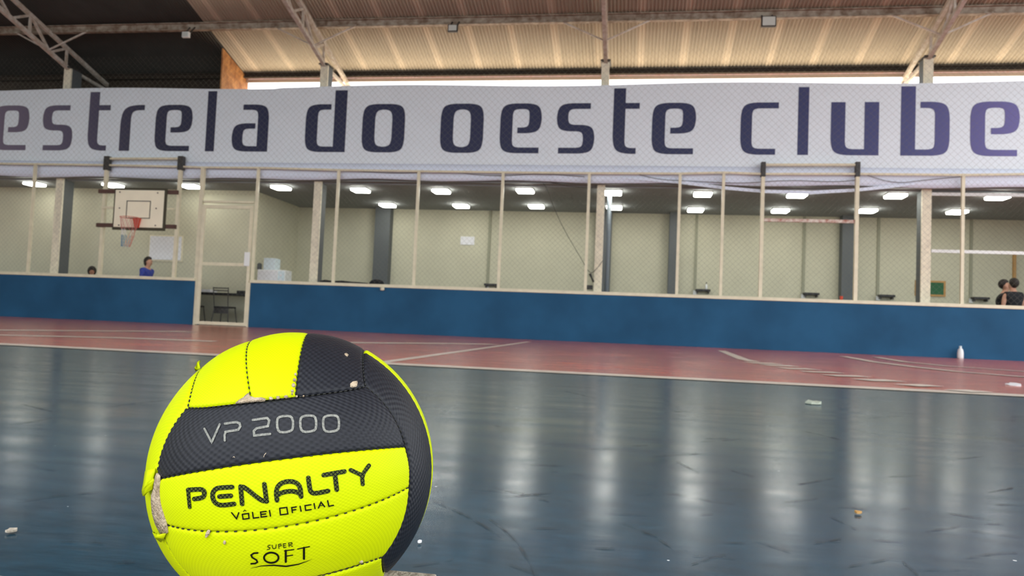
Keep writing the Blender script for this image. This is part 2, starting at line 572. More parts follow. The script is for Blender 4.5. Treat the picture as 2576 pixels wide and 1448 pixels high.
posts = [((88.6, 413), (71.5, 683)), ((652.7, 420.6), (632.7, 710)), ((853.6, 427), (837, 714.6)), ((1053, 430), (1041.5, 722.4)), ((1266, 433), (1253.4, 728.8)),
         ((1483, 435), (1472, 735)), ((1712, 436), (1701, 743.5)), ((1822.8, 433.5), (1810, 747)), ((2423, 437), (2418.5, 767))]
PX = []
for a, b in posts:
    x, zt = post(*a, *b)
    PX.append((x, zt))
    MB().box((x - .032, YP - .032, 1.175), (x + .032, YP + .032, zt)).build('post', M['cream_metal'], fence)
xg0, zg0 = post(515, 420.6, 485, 816)
MB().box((xg0 - .05, YP - .04, 0), (xg0 + .05, YP + .04, zg0)).build('post', M['cream_metal'], fence)
# hoop posts, tall
HP = []
for a, b in (((266.6, 426.6), (253, 691)), ((454, 430), (438, 700)), ((1918.4, 448), (1912.6, 750)), ((2155.6, 452), (2151.8, 752))):
    x, zt = post(*a, *b)
    top = at_y(a[0], 396 if a[0] < 500 else 411, YP).z
    HP.append((x, top))
    MB().box((x - .038, YP - .045, 1.175), (x + .038, YP + .045, top)).build('post', M['cream_metal'], fence)
    lo = at_y(a[0], 428 if a[0] < 500 else 445, YP).z
    ww = .075 if a[0] < 500 else .05
    MB().box((x - ww, YP - .055, lo), (x + ww, YP + .07, top + .03)).build('clamp', M['dark_metal'], fence, bevel=.01)
for i in (0, 2):
    zc_ = HP[i][1] - .03
    MB().bar((HP[i][0], YP, zc_), (HP[i + 1][0], YP, HP[i + 1][1] - .03), .05).build('top_bar', M['cream_metal'], fence)
# top rails, bay by bay
rail = [(-30, 411), (88, 412.5), (266, 415), (454, 419), (515, 421), (653, 422), (853, 427.5), (1053, 430.5), (1266, 433.5), (1483, 435.5), (1712, 436.5), (1823, 434), (1918, 437.5),
        (2156, 437.5), (2423, 440), (2640, 437)]
rp = [at_y(px, py, YP) for px, py in rail]
for a, b in zip(rp, rp[1:]):
    MB().bar(a, b, .045).build('rail', M['cream_metal'], fence)


# fine wire netting: crossing diagonal wires from the wall rail up to the roof beam
def netting(x0, x1, z0, z1, pitch, r, y):
    b = MB()
    hgt = z1 - z0
    k = x0 - hgt
    while k < x1:
        for sgn in (1, -1):
            ax, az, bx, bz = k, z0, k + hgt, z1
            if ax < x0:
                az += x0 - ax; ax = x0
            if bx > x1:
                bz -= bx - x1; bx = x1
            if bx > ax:
                if sgn < 0:
                    ax, bx = x0 + x1 - ax, x0 + x1 - bx
                yy = y + sgn * r
                d = Vector((bx - ax, 0, bz - az)).normalized()
                s = Vector((-d.z, 0, d.x)) * r
                A, Bv = Vector((ax, yy, az)), Vector((bx, yy, bz))
                o1, o2 = Vector((0, -r, 0)), Vector((0, r * .7, 0))
                b.add([A + o1, A + s + o2, A - s + o2, Bv + o1, Bv + s + o2, Bv - s + o2], [(0, 1, 4, 3), (1, 2, 5, 4), (2, 0, 3, 5)])
        k += pitch
    return b


for xa_, xb_, za_ in ((-19.5, XD0, 1.2), (XD0, XD1, 3.3), (XD1, 10.6, 1.2)):
    o = netting(xa_, xb_, za_, 3.9, .125, .0013, YP + .05).build('netting', M['net_dark'], fence)
    tag(o, 'fine diagonal wire netting')
sn = netting(-19.5, 10.6, 3.92, 6.85, .15, .0013, YP - .09)
o = sn.build('safety_net', M['net_dark'])
tag(o, 'fine diagonal safety net hung in front of the banner up to the roof', 'net')

# ------------------------------------------------------------------ wire gate
gate = thing('wire_gate', (-10.4, D, 0), 'tall cream steel gate with wire mesh and a white lock plate', 'gate')


def gz(py, px=560):
    return at_y(px, py, D - .02).z


gx0, gx1 = at_y(503, 660, D).x, at_y(627, 700, D).x
fr = MB()
zt = gz(516)
fr.box((gx0 - .02, D - .02, 0.02), (gx0 + .07, D + .02, zt)).box((gx1 - .07, D - .02, 0.02), (gx1, D + .02, zt)).box((gx0 + .07, D - .018, zt - .08), (gx1 - .07, D + .018, zt)).box((gx0 + .07, D - .018, .02), (gx1 - .07, D + .018, .10))
fr.build('gate_frame', M['cream_metal'], gate)
zm = gz(664)
MB().box((gx0 + .07, D - .015, zm - .04), (gx1 - .07, D + .015, zm + .04)).build('middle_rail', M['cream_metal'], gate)
a, b = at_y(613, 669, D - .04), at_y(629, 634, D - .04)
MB().box((a.x, D - .05, a.z), (b.x, D - .025, b.z)).build('lock_plate', M['white'], gate, bevel=.01)
gate_net = netting(gx0 + .07, gx1 - .07, .1, zt - .08, .125, .0011, D)
gate_net.build('mesh', M['net_dark'], gate)
zz = gz(504)
MB().box((gx0 - .02, D + .02, zz - .05), (gx1 - .001, D + .1, zz)).build('lintel', M['cream_metal'], gate)
MB().box((gx1 + .005, D - .03, 0), (gx1 + .045, D + .06, 1.1)).build('door_stile', M['cream_metal'], gate)

# ------------------------------------------------------------------ banner
BY = D + .20
ban = thing('banner', (-4, BY, 3.76), 'long white banner with navy lettering hung above the fence', 'banner')
ZB0, ZBM, ZB1 = 3.75, 4.16, 6.10
b = MB()
nx, xs0, xs1 = 160, -19.5, 10.6
zs = [ZB0, 3.85, 3.95, 4.05, ZBM]


def wav(x, z):
    t = max(0, (ZBM - z) / .4)
    return t * (.012 * math.sin(x * 2.3) + .008 * math.sin(x * 5.1 + 1))


def ztop(x):
    return ZB1 + .03 * math.sin(x * .8) + (-.02 if x < -9 else 0)


vs, fs = [], []
for i in range(nx + 1):
    x = xs0 + (xs1 - xs0) * i / nx
    for j, z in enumerate(zs):
        zz_ = z + (.02 * math.sin(x * 1.7) - .015 * math.sin(x * .35) if j == 0 else 0)
        vs.append((x, BY + wav(x, z), zz_))
n = len(zs)
for i in range(nx):
    for j in range(n - 1):
        fs.append((i * n + j, (i + 1) * n + j, (i + 1) * n + j + 1, i * n + j + 1))
b.add(vs, fs)
o = b.build('hem_band', M['banner_band'], ban, smooth=True)
sol = o.modifiers.new('solid', 'SOLIDIFY'); sol.thickness = .006
b = MB()
vs, fs = [], []
for i in range(nx + 1):
    x = xs0 + (xs1 - xs0) * i / nx
    vs += [(x, BY, ZBM), (x, BY, 5.5), (x, BY, ztop(x))]
for i in range(nx):
    for j in range(2):
        fs.append((i * 3 + j, (i + 1) * 3 + j, (i + 1) * 3 + j + 1, i * 3 + j + 1))
b.add(vs, fs)
o = b.build('cloth', M['banner'], ban)
sol = o.modifiers.new('solid', 'SOLIDIFY'); sol.thickness = .006; sol.offset = -1


def rounded(path):
    """path of (x, y[, r]) to points with rounded corners"""
    out = []
    n = len(path)
    for i in range(n):
        p = Vector(path[i][:2]); r = path[i][2] if len(path[i]) > 2 else 0
        if r <= 0:
            out.append(p); continue
        a = Vector(path[i - 1][:2]) - p; c = Vector(path[(i + 1) % n][:2]) - p
        ra = min(r, a.length * .98); rc = min(r, c.length * .98)
        p0, p1 = p + a.normalized() * ra, p + c.normalized() * rc
        for k in range(9):
            t = k / 8
            # blend between a quadratic corner and a circle-like superellipse
            q = (1 - t) ** 2 * p0 + 2 * t * (1 - t) * p + t * t * p1
            q = q * .86 + p * .14 * (4 * t * (1 - t)) + (p0 * (1 - t) + p1 * t) * .14 * (1 - 4 * t * (1 - t))
            out.append(q)
    return out


V_, T_ = .30, .115   # stem width (fraction of letter width 1), thin bar height (x-height 1)


def glyph(ch):
    v, t, R, r = V_, T_, .30, .14
    A = 1.29
    g = {
        'e': [[(.95, 0), (0, 0, R), (0, 1, R), (1, 1, R), (1, .40, R), (.42, .40), (.42, .40 + t), (1 - v, .40 + t, r), (1 - v, 1 - t, r * .8), (v, 1 - t, r), (v, t, r), (.95, t)]],
        's': [[(.88, 1), (0, 1, R), (0, .44, R * .9), (1 - v, .44, r), (1 - v, t, r), (.06, t), (.06, 0), (1, 0, R), (1, .57, R * .9), (v, .57, r), (v, 1 - t, r), (.88, 1 - t)]],
        'a': [[(.28, 1), (1, 1, R), (1, 0), (0, 0, R), (0, .60, R), (.64, .60), (.64, .60 - t), (v, .60 - t, r), (v, t, r), (1 - v, t), (1 - v, 1 - t, r), (.28, 1 - t)]],
        'd': [[(1, A), (1, 0), (0, 0, R), (0, 1, R), (.62, 1), (.62, 1 - t), (v, 1 - t, r), (v, t, r), (1 - v, t), (1 - v, A)]],
        'o': [[(0, 0, R), (0, 1, R), (1, 1, R), (1, 0, R)], [(v, t, .2), (1 - v, t, .2), (1 - v, 1 - t, .2), (v, 1 - t, .2)]],
        'c': [[(1, 1), (0, 1, R), (0, 0, R), (.93, 0), (.93, t), (v, t, r), (v, 1 - t, r), (1, 1 - t)]],
        'u': [[(0, 1), (0, 0, R), (1, 0), (1, 1), (1 - v, 1), (1 - v, t), (v, t, r), (v, 1)]],
        'b': [[(0, A), (0, 0), (1, 0, R), (1, 1, R), (.4, 1), (.4, 1 - t), (1 - v, 1 - t, r), (1 - v, t, r), (v, t), (v, A)]],
        'l': [[(0, 0), (0, A), (1, A), (1, 0)]],
        't': [[(0, A), (0, 0, .34), (.9, 0), (.9, t), (.46, t, r), (.46, 1 - t), (1, 1 - t), (1, 1), (.46, 1), (.46, A)]],
        'r': [[(0, 0), (0, 1, .42), (1, 1), (1, 1 - t), (.44, 1 - t, .2), (.44, 0)]],
    }
    return g[ch]


LET = [('estrela', [('e', -17, 72), ('s', 106, 183), ('t', 221.5, 275), ('r', 302, 361), ('e', 390, 483), ('l', 518.6, 541), ('a', 584, 675)]),
       ('do', [('d', 768, 870), ('o', 911, 1018)]),
       ('oeste', [('o', 1108, 1216), ('e', 1258, 1362), ('s', 1400, 1496), ('t', 1541.7, 1607.5), ('e', 1640, 1750.5)]),
       ('clube', [('c', 1863, 1958), ('l', 2007, 2034), ('u', 2090, 2211), ('b', 2266, 2389), ('e', 2441, 2565.5)])]
LY = BY - .012
ZL0 = sum(at_y(px, py, LY).z for px, py in ((440, 378), (964, 386), (1162, 389), (1450, 388), (1900, 383.5), (2150, 387), (2500, 393))) / 7
ZL1 = sum(at_y(px, py, LY).z for px, py in ((440, 261), (964, 264), (1162, 263), (1450, 260.6), (1900, 254), (2150, 255), (2500, 256))) / 7


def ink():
    Mt = mat('navy_ink_backlit_ends', srgb(33, 40, 82), .55)
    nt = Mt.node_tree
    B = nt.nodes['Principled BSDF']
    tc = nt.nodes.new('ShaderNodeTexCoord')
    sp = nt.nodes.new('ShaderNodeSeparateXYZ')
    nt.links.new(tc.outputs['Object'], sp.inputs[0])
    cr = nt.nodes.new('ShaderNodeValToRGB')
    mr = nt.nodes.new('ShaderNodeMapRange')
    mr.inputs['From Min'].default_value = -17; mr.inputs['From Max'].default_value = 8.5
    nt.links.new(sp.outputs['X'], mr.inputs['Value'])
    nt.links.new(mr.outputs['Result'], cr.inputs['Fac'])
    e = cr.color_ramp.elements  # ends paler: backlight through the cloth put into the ink colour
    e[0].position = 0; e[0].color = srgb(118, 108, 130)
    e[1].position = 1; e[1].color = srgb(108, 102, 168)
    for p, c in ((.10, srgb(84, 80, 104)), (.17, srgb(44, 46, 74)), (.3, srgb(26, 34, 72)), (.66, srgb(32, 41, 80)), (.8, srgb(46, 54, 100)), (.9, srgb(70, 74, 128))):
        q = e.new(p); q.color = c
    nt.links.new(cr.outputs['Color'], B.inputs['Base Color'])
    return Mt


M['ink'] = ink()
XH = ZL1 - ZL0
for word, ls in LET:
    b = MB()
    for ch, pl, pr in ls:
        X0, X1 = at_y(pl, 324, LY).x, at_y(pr, 324, LY).x
        loops = []
        for pth in glyph(ch):
            aspect = (X1 - X0) / XH
            pts = rounded([(q[0] * aspect, q[1]) + ((q[2],) if len(q) > 2 else ()) for q in pth])
            loops.append([Vector((X0 + p.x * XH, LY, ZL0 + p.y * XH)) for p in pts])
        flat = [p for l in loops for p in l]
        tris = tessellate_polygon([[Vector((p.x, p.z, 0)) for p in l] for l in loops])
        b.add(flat, [tuple(t) for t in tris])
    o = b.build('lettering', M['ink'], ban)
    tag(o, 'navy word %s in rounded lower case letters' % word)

# sagging white strap below the banner
pts = []
for px, py in ((1560, 447), (1640, 452), (1720, 459), (1820, 472), (1920, 481), (2040, 484), (2150, 478), (2230, 470), (2300, 463)):
    pts.append(at_y(px, py, BY - .03))
b = MB()
vs, fs = [], []
for i, p in enumerate(pts):
    h = .075 if 0 < i < len(pts) - 1 else .03
    for dy, dz in ((-.004, -h / 2), (.004, -h / 2), (.004, h / 2), (-.004, h / 2)):
        vs.append(p + Vector((0, dy, dz)))
for i in range(len(pts) - 1):
    for k in range(4):
        fs.append((i * 4 + k, i * 4 + (k + 1) % 4, (i + 1) * 4 + (k + 1) % 4, (i + 1) * 4 + k))
b.add(vs, fs)
o = b.build('strap', M['banner_band'], ban, smooth=False)
tag(o, 'loose sagging white strip under the banner')


# cables
def cable(name, pxs, Y, r, label):
    pts = [at_y(px, py, Y) for px, py in pxs]
    for _ in range(2):
        q = [pts[0]]
        for a, c in zip(pts, pts[1:]):
            q += [a * .75 + c * .25, a * .25 + c * .75]
        pts = q + [pts[-1]]
    o = MB().tube(pts, r, 6).build(name, M['dark_metal'])
    return tag(o, label, 'cable')


cable('cable', [(1352, 447), (1376, 470), (1392, 520), (1420, 580), (1462, 650), (1484, 690), (1500, 678), (1516, 655)], D + .34, .007, 'thin dark cable hanging diagonally across the gallery left of the blue grey pipe')
cable('cable', [(1362, 450), (1400, 462), (1440, 470), (1500, 472)], D + .30, .006, 'thin dark cable sagging just under the banner left of the blue grey pipe')
cable('cable', [(1600, 437), (1660, 452), (1740, 455), (1860, 462), (1980, 452), (2100, 458), (2160, 452)], D + .155, .006, 'thin dark cable draped behind the fence rail by the bare goal frame')
cable('cable', [(2170, 437), (2250, 462), (2330, 452), (2418, 444)], D + .155, .006, 'thin dark cable draped behind the fence rail right of the bare goal frame')
cable('cable', [(860, 428), (1000, 437), (1120, 430), (1240, 444), (1360, 436), (1470, 444)], D + .155, .006, 'thin dark cable draped along the middle of the fence rail')

# ------------------------------------------------------------------ roof: corrugated sheets, purlins, trusses
SL = .285
YR0, ZR0 = 17.75, 7.62


def zroof(y):
    return ZR0 + SL * (YR0 - y)


YE, YRIDGE = 20.0, 8.5


def roof_mat():
    Mt = bpy.data.materials.new('corrugated_roof_sheet')
    Mt.use_nodes = True
    nt = Mt.node_tree
    N, L = nt.nodes, nt.links
    B = N['Principled BSDF']
    B.inputs['Roughness'].default_value = .65
    tc = N.new('ShaderNodeTexCoord')
    sp = N.new('ShaderNodeSeparateXYZ'); L.new(tc.outputs['Object'], sp.inputs[0])
    # lighter lap joint every 1.02 m
    fr_ = N.new('ShaderNodeMath'); fr_.operation = 'PINGPONG'; fr_.inputs[1].default_value = .525
    L.new(sp.outputs['X'], fr_.inputs[0])
    mr = N.new('ShaderNodeMapRange'); mr.inputs['From Min'].default_value = .05; mr.inputs['From Max'].default_value = .12
    L.new(fr_.outputs[0], mr.inputs['Value'])
    n = N.new('ShaderNodeTexNoise'); n.inputs['Scale'].default_value = 1.3; n.inputs['Detail'].default_value = 6
    mp = N.new('ShaderNodeMapping'); mp.inputs['Scale'].default_value = (2.5, .5, 1)
    L.new(tc.outputs['Object'], mp.inputs['Vector']); L.new(mp.outputs['Vector'], n.inputs['Vector'])
    mx = N.new('ShaderNodeMix'); mx.data_type = 'RGBA'
    mx.inputs[6].default_value = srgb(180, 170, 152); mx.inputs[7].default_value = srgb(156, 147, 130)
    L.new(n.outputs['Fac'], mx.inputs[0])
    m2 = N.new('ShaderNodeMix'); m2.data_type = 'RGBA'
    m2.inputs[6].default_value = srgb(196, 184, 164)
    L.new(mr.outputs['Result'], m2.inputs[0]); L.new(mx.outputs[2], m2.inputs[7])
    L.new(m2.outputs[2], B.inputs['Base Color'])
    return Mt


M['roof'] = roof_mat()
vs, fs = [], []
pitchx, amp, ns = .085, .016, 6
ncol = int(33.5 / pitchx * ns)
ys = [YE, 17.0, YRIDGE, -1.5]
for i in range(ncol + 1):
    x = -21.7 + 33.5 * i / ncol
    dz = amp * math.sin(2 * math.pi * i / ns)
    for y in ys:
        z = zroof(y) if y >= YRIDGE else zroof(YRIDGE) - .2 * (YRIDGE - y)
        vs.append((x, y, z + dz))
k = len(ys)
for i in range(ncol):
    for j in range(k - 1):
        fs.append((i * k + j, (i + 1) * k + j, (i + 1) * k + j + 1, i * k + j + 1))
M['roof_shade'] = mat('shade_toned_roof_sheet', srgb(66, 66, 62), .7, .2, 2)  # left bays: their shade is painted into the sheet colour
rb = MB().add(vs, fs)
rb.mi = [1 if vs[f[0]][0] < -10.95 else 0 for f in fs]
o = struct('roof', rb, [M['roof'], M['roof_shade']], 'corrugated sheet roof of the hall')
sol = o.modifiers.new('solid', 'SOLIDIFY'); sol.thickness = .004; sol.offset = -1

# purlins: C sections lying across the trusses
for y, hgt, lab in ((17.66, .19, 'long cream steel purlin carrying the floodlights'), (15.75, .15, 'long steel purlin at the top edge of the picture'), (19.75, .13, 'long dark steel purlin just above the rusty eaves rail')):
    z = zroof(y) - amp - .01
    b = MB().box((-21.6, y - .03, z - hgt), (11.6, y + .03, z)).box((-21.6, y - .09, z - hgt), (11.6, y - .03, z - hgt + .02)).box((-21.6, y - .09, z - .02), (11.6, y - .03, z))
    o = b.build('roof_purlin', M['steel'] if y != 19.75 else M['dark_cladding'])
    tag(o, lab, 'purlin', 'roof purlins')
# eaves: rusty rail and fascia beyond it
XG = -10.95     # where the open eaves begin
ye = 19.80
o = MB().bar((XG + .05, ye, 6.925), (11.6, ye, 6.925), .05, .05).build('eaves_rail', M['rust'])
tag(o, 'thin rusty orange rail running along the eaves', 'rail')
o = MB().box((XG + .05, ye + .03, 6.80), (11.6, ye + .06, 6.90)).build('fascia_board', M['fascia'])
tag(o, 'beige fascia strip under the rusty eaves rail', 'fascia')
# closed dark end at the left
struct('wall_eaves_left', MB().box((-21.7, 19.85, 5.0), (XG, 19.95, zroof(19.95) - .03)), M['dark_cladding'], 'dark cladding closing the eaves at the left')
struct('wall_upper_left', MB().box((-21.7, 20.1, 3.9), (XG, 20.2, 5.4)), M['dark_cladding'])
# tan triangular end panel
b = MB()
y0_, y1_ = 18.9, 19.95
zt0, zt1 = zroof(y0_ - .9) - .05, zroof(y1_) - .05
b.prism([(XG, y0_ - .32, 5.9), (XG, y1_, 5.9), (XG, y1_, zt1), (XG, y0_ - .35, zroof(y0_ - .35) - .08)], (.04, 0, 0))
o = b.build('gable_panel', M['tan_panel'])
tag(o, 'tan triangular end panel where the dark roof bay meets the open eaves', 'panel')
# unseen sunlit slab, added to bounce light up under the roof
struct('bounce_slab', MB().box((XG, 18.75, 5.85), (13.4, 20.75, 5.95)), M['bounce_slab'], 'sunlit lower roof outside behind the banner')
struct('wall_under_bounce_slab', MB().box((XG, 18.75, 3.9), (13.4, 18.85, 5.85)), M['dark_cladding'])


def truss(cx, label):
    t = thing('roof_truss', (cx, 18.3, 6.72), label, 'truss', 'roof trusses')
    yb0, yb1 = 18.35, 9.0

    def zb(y):
        return 6.74 + .285 * (18.25 - y)

    def ztp(y):
        return zroof(y) - .25

    w = .09
    MB().bar((cx, yb0, zb(yb0)), (cx, yb1, zb(yb1)), w, w).build('bottom_chord', M['steel_light'], t)
    MB().bar((cx, 20.0, ztp(20.0)), (cx, yb1, ztp(yb1)), w, w).build('top_chord', M['steel_light'], t)
    # outer brace from column head to the eaves
    MB().bar((cx, 18.2, 6.74), (cx, 19.95, 6.60), .07, .07).build('brace', M['steel_light'], t)
    MB().bar((cx, 19.9, 6.56), (cx, 19.95, ztp(19.9)), .06, .06).build('brace', M['steel_light'], t)
    # web
    ysq = [18.2, 17.6, 16.9, 16.3, 15.5, 14.7, 13.9, 13.1, 12.3, 11.5]
    for i, (ya, yb_) in enumerate(zip(ysq, ysq[1:])):
        if i % 2 == 0:
            MB().bar((cx, ya, ztp(ya)), (cx, yb_, zb(yb_)), .05, .06).build('web_member', M['steel_light'], t)
            MB().bar((cx, ya, zb(ya)), (cx, ya, ztp(ya)), .05, .06).build('web_member', M['steel_light'], t)
        else:
            MB().bar((cx, ya, zb(ya)), (cx, yb_, ztp(yb_)), .05, .06).build('web_member', M['steel_light'], t)
    # knee braces up to the purlin
    for s in (-1, 1):
        zk = zroof(17.66) - .18
        MB().bar((cx + s * .03, 17.55, zb(17.55) + .03), (cx + s * 1.05, 17.62, zk), .035, .035).build('knee_brace', M['steel_light'], t)
        MB().bar((cx + s * .03, 15.65, zb(15.65) + .03), (cx + s * 1.0, 15.72, zroof(15.75) - .18), .035, .035).build('knee_brace', M['steel_light'], t)
    # bearing plate on the column
    MB().box((cx - .12, 18.2, 6.72), (cx + .12, 18.6, 6.76)).build('bearing_plate', M['dark_metal'], t)
    return t


for cx, lab in zip(CX, ('steel roof truss at the dark left end of the roof', 'steel roof truss right of the tan triangular end panel', 'steel roof truss between the two floodlights on the pale sheets', 'steel roof truss at the right end of the roof')):
    truss(cx, lab)


def floodlight(px, py, w, label, dark):
    p = at_y(px, py, 17.35)
    t = thing('floodlight', p, label, 'floodlight', 'floodlights under the roof')
    h = w * .75
    b = MB().box((p.x - w / 2, p.y - .02, p.z - h / 2), (p.x + w / 2, p.y + .06, p.z + h / 2))
    hs = b.build('housing', M['dark_metal'] if dark else M['white'], t, bevel=.01)
    MB().box((p.x - w / 2 + .025, p.y - .027, p.z - h / 2 + .025), (p.x + w / 2 - .025, p.y - .02, p.z + h / 2 - .02)).build('lens', M['flood_glass'], t)
    MB().bar((p.x - w * .35, p.y + .06, p.z + h * .3), (p.x - w * .35, 17.62, zroof(17.66) - .14), .025).bar((p.x + w * .35, p.y + .06, p.z + h * .3), (p.x + w * .35, 17.62, zroof(17.66) - .14), .025).build('bracket', M['dark_metal'], t)
    for q in (t,):
        pass
    return t


floodlight(1139, 71, .24, 'small dark framed floodlight left of the middle truss', True)
floodlight(1934, 54, .32, 'larger dark framed floodlight right of the middle truss', True)
floodlight(467, 87, .19, 'small white floodlight in the dark left bay of the roof', False)

# ------------------------------------------------------------------ basketball hoop
HY = D - .111
hp0 = at_y(291, 477, HY); hp1 = at_y(407, 573, HY)
hoop = thing('basketball_hoop', ((hp0.x + hp1.x) / 2, HY, hp1.z), 'cream basketball backboard with red rim bracket and tattered net on brown arms', 'basketball hoop')
xa, xb, za, zb_ = hp0.x, hp1.x, hp1.z, hp0.z
MB().box((xa, HY, za), (xb, HY + .03, zb_)).build('backboard', M['board'], hoop, bevel=.008)
MB().box((xa - .05, HY + .03, za - .07), (xb + .06, HY + .06, zb_ + .06)).build('backing_frame', M['board_edge'], hoop)
s0, s1 = at_y(319, 504, HY), at_y(377, 550, HY)
t_ = .022
MB().box((s0.x, HY - .004, s1.z), (s1.x, HY, s1.z + t_)).box((s0.x, HY - .004, s0.z - t_), (s1.x, HY, s0.z)).box((s0.x, HY - .004, s1.z), (s0.x + t_, HY, s0.z)).box((s1.x - t_, HY - .004, s1.z), (s1.x, HY, s0.z)).build('target_square', M['board_edge'], hoop)
for px, py, dx in ((302, 483, 0), (397, 485, 0), (301, 523, 0), (393, 524, 0), (299, 566, 0), (391, 567, 0)):
    p = at_y(px, py, HY)
    MB().tube([(p.x, HY - .012, p.z), (p.x, HY, p.z)], .018, 8).build('bolt', M['brown'], hoop)
for py, arm_m in ((482, 'brown'), (567, 'brown')):
    pl, pr = at_y(255, py - 1, HY + .1), at_y(455, py + 3, HY + .1)
    MB().box((HP[0][0] - .12, HY + .06, pl.z - .05), (HP[1][0] + .02, HY + .115, pl.z + .05)).build('support_arm', M[arm_m], hoop)
pz = at_y(260, 522, HY + .1).z
MB().box((HP[0][0], HY + .065, pz - .03), (xa - .06, HY + .1, pz + .03)).build('support_arm', M['cream_metal'], hoop)
MB().box((xb + .07, HY + .065, pz - .02), (HP[1][0] - .06, HY + .1, pz + .02)).build('support_arm', M['cream_metal'], hoop)
bp_ = at_y(346, 549, HY); bq = at_y(346, 573, HY)
MB().prism([(bp_.x - .10, HY - .0, bp_.z), (bp_.x + .11, HY - .0, bp_.z), (bp_.x + .06, HY, bq.z), (bp_.x - .04, HY, bq.z)], (0, -.05, 0)).build('rim_bracket', M['red'], hoop)
rc = Vector((bp_.x, HY - .30, bp_.z - .02))
ring = [rc + Vector((.225 * math.cos(a), .225 * math.sin(a), 0)) for a in [2 * math.pi * i / 28 for i in range(29)]]
MB().tube(ring, .007, 8, cap=False).build('rim', M['red'], hoop, smooth=True)
# net: strands of red, white and blue cord
netc = {'red_cord': mat('faded_red_cord', srgb(206, 128, 118), .8), 'white_cord': M['paper'], 'blue_cord': mat('blue_cord', srgb(96, 140, 176), .8)}
b = MB()
nst = 12


def netpt(i, j):
    a = 2 * math.pi * (i + .5 * (j % 2)) / nst
    t = j / 5.0
    r = .22 * (1 - t) + .10 * t
    return rc + Vector((r * math.cos(a) - .07 * t * t, r * math.sin(a), -.74 * t))


for j in range(5):
    for i in range(nst):
        a = 2 * math.pi * i / nst
        b.k = 2 if (j >= 3 and math.cos(a) < .2) else (0 if (j < 2 or math.cos(a) > .3) else 1)
        if j == 2 and i % 3 == 1:
            continue
        p = netpt(i, j)
        for di in ((0, 1) if j % 2 else (0, -1)):
            q = netpt(i + di, j + 1)
            b.tube([p, q], .0035, 5)
o = b.build('net', [netc['red_cord'], netc['white_cord'], netc['blue_cord']], hoop)
tag(o, 'tattered red, white and blue net')

# peeling crossbar of the bare frame on the right
p0 = at_y(1916, 553, YP); p1 = at_y(2153, 553, YP)
zc_ = (p0.z + p1.z) / 2
o = MB().box((HP[2][0] + .045, YP - .03, p0.z - .035), (HP[3][0] - .045, YP + .03, p0.z + .035)).build('crossbar', M['peel'], fence)
tag(o, 'crossbar with peeling red and white paint')

# ------------------------------------------------------------------ things in the gallery
# horizontal rails at the far right
gr = thing('gallery_railing', (8, D + .5, 2.0), 'pair of white horizontal pipes right of the last column', 'railing')
for py in (488, 631):
    a = at_y(2342, py, D + .5)
    MB().box((a.x, D + .47, a.z - .035), (13.2, D + .53, a.z + .035)).build('pipe', M['white'], gr)
# pipe beside the middle column
a = at_y(1529, 620, D + 1.0)
o = MB().tube([(a.x, D + 1.0, 0), (a.x, D + 1.0, ZC)], .055, 12).build('drain_pipe', M['pipe'], smooth=True)
tag(o, 'blue grey vertical drain pipe right of the middle column', 'pipe')
# shelves with conduits
for px, py, cxp, lab in ((1236, 716, 1226, 'small black wall shelf, leftmost of the row on the back wall'), (1768, 730, 1748, 'small black wall shelf with a white bottle on it'), (2040, 739, 2020, 'small black wall shelf behind the bare goal frame'),
                         (2229, 744, 2208, 'small black wall shelf left of the last column'), (2465, 750, 2442, 'small black wall shelf right of the green chalkboard')):
    a = at_y(px, py, YB - .12)
    t = thing('wall_shelf', (a.x, YB, a.z), lab, 'shelf', 'black shelves on the back wall')
    MB().box((a.x - .2, YB - .25, a.z - .03), (a.x + .2, YB - .01, a.z + .03)).build('shelf_board', M['black'], t, bevel=.008)
    MB().box((a.x - .17, YB - .2, a.z - .09), (a.x - .14, YB - .01, a.z - .03)).box((a.x + .14, YB - .2, a.z - .09), (a.x + .17, YB - .01, a.z - .03)).build('shelf_bracket', M['dark_metal'], t)
    c = at_y(cxp, py, YB - .03)
    o = MB().box((c.x - .035, YB - .035, c.z - .06), (c.x + .035, YB, ZC)).build('conduit', M['dark_column'] if False else mat('olive_conduit', srgb(150, 150, 128), .7))
    tag(o, lab.replace('small black wall shelf', 'thin olive conduit running up beside the shelf'), 'conduit', 'conduits on the back wall')
    t2 = MB().box((c.x - .05, YB - .06, c.z - .12), (c.x + .05, YB - .036, c.z + .0)).build('outlet', M['white'], o)
a = at_y(1777, 719, YB - .14)
sz = at_y(1768, 730, YB - .12).z + .03
bt = thing('spray_bottle', (a.x, YB - .14, sz), 'tiny white bottle on a black wall shelf', 'bottle')
MB().lathe([(.03, 0), (.035, .02), (.035, .1), (.012, .14), (.012, .16)], (a.x, YB - .14, sz), 12).build('body', M['white'], bt, smooth=True)
MB().lathe([(.014, .16), (.014, .19), (.01, .2)], (a.x, YB - .14, sz), 12).build('cap', M['black'], bt)
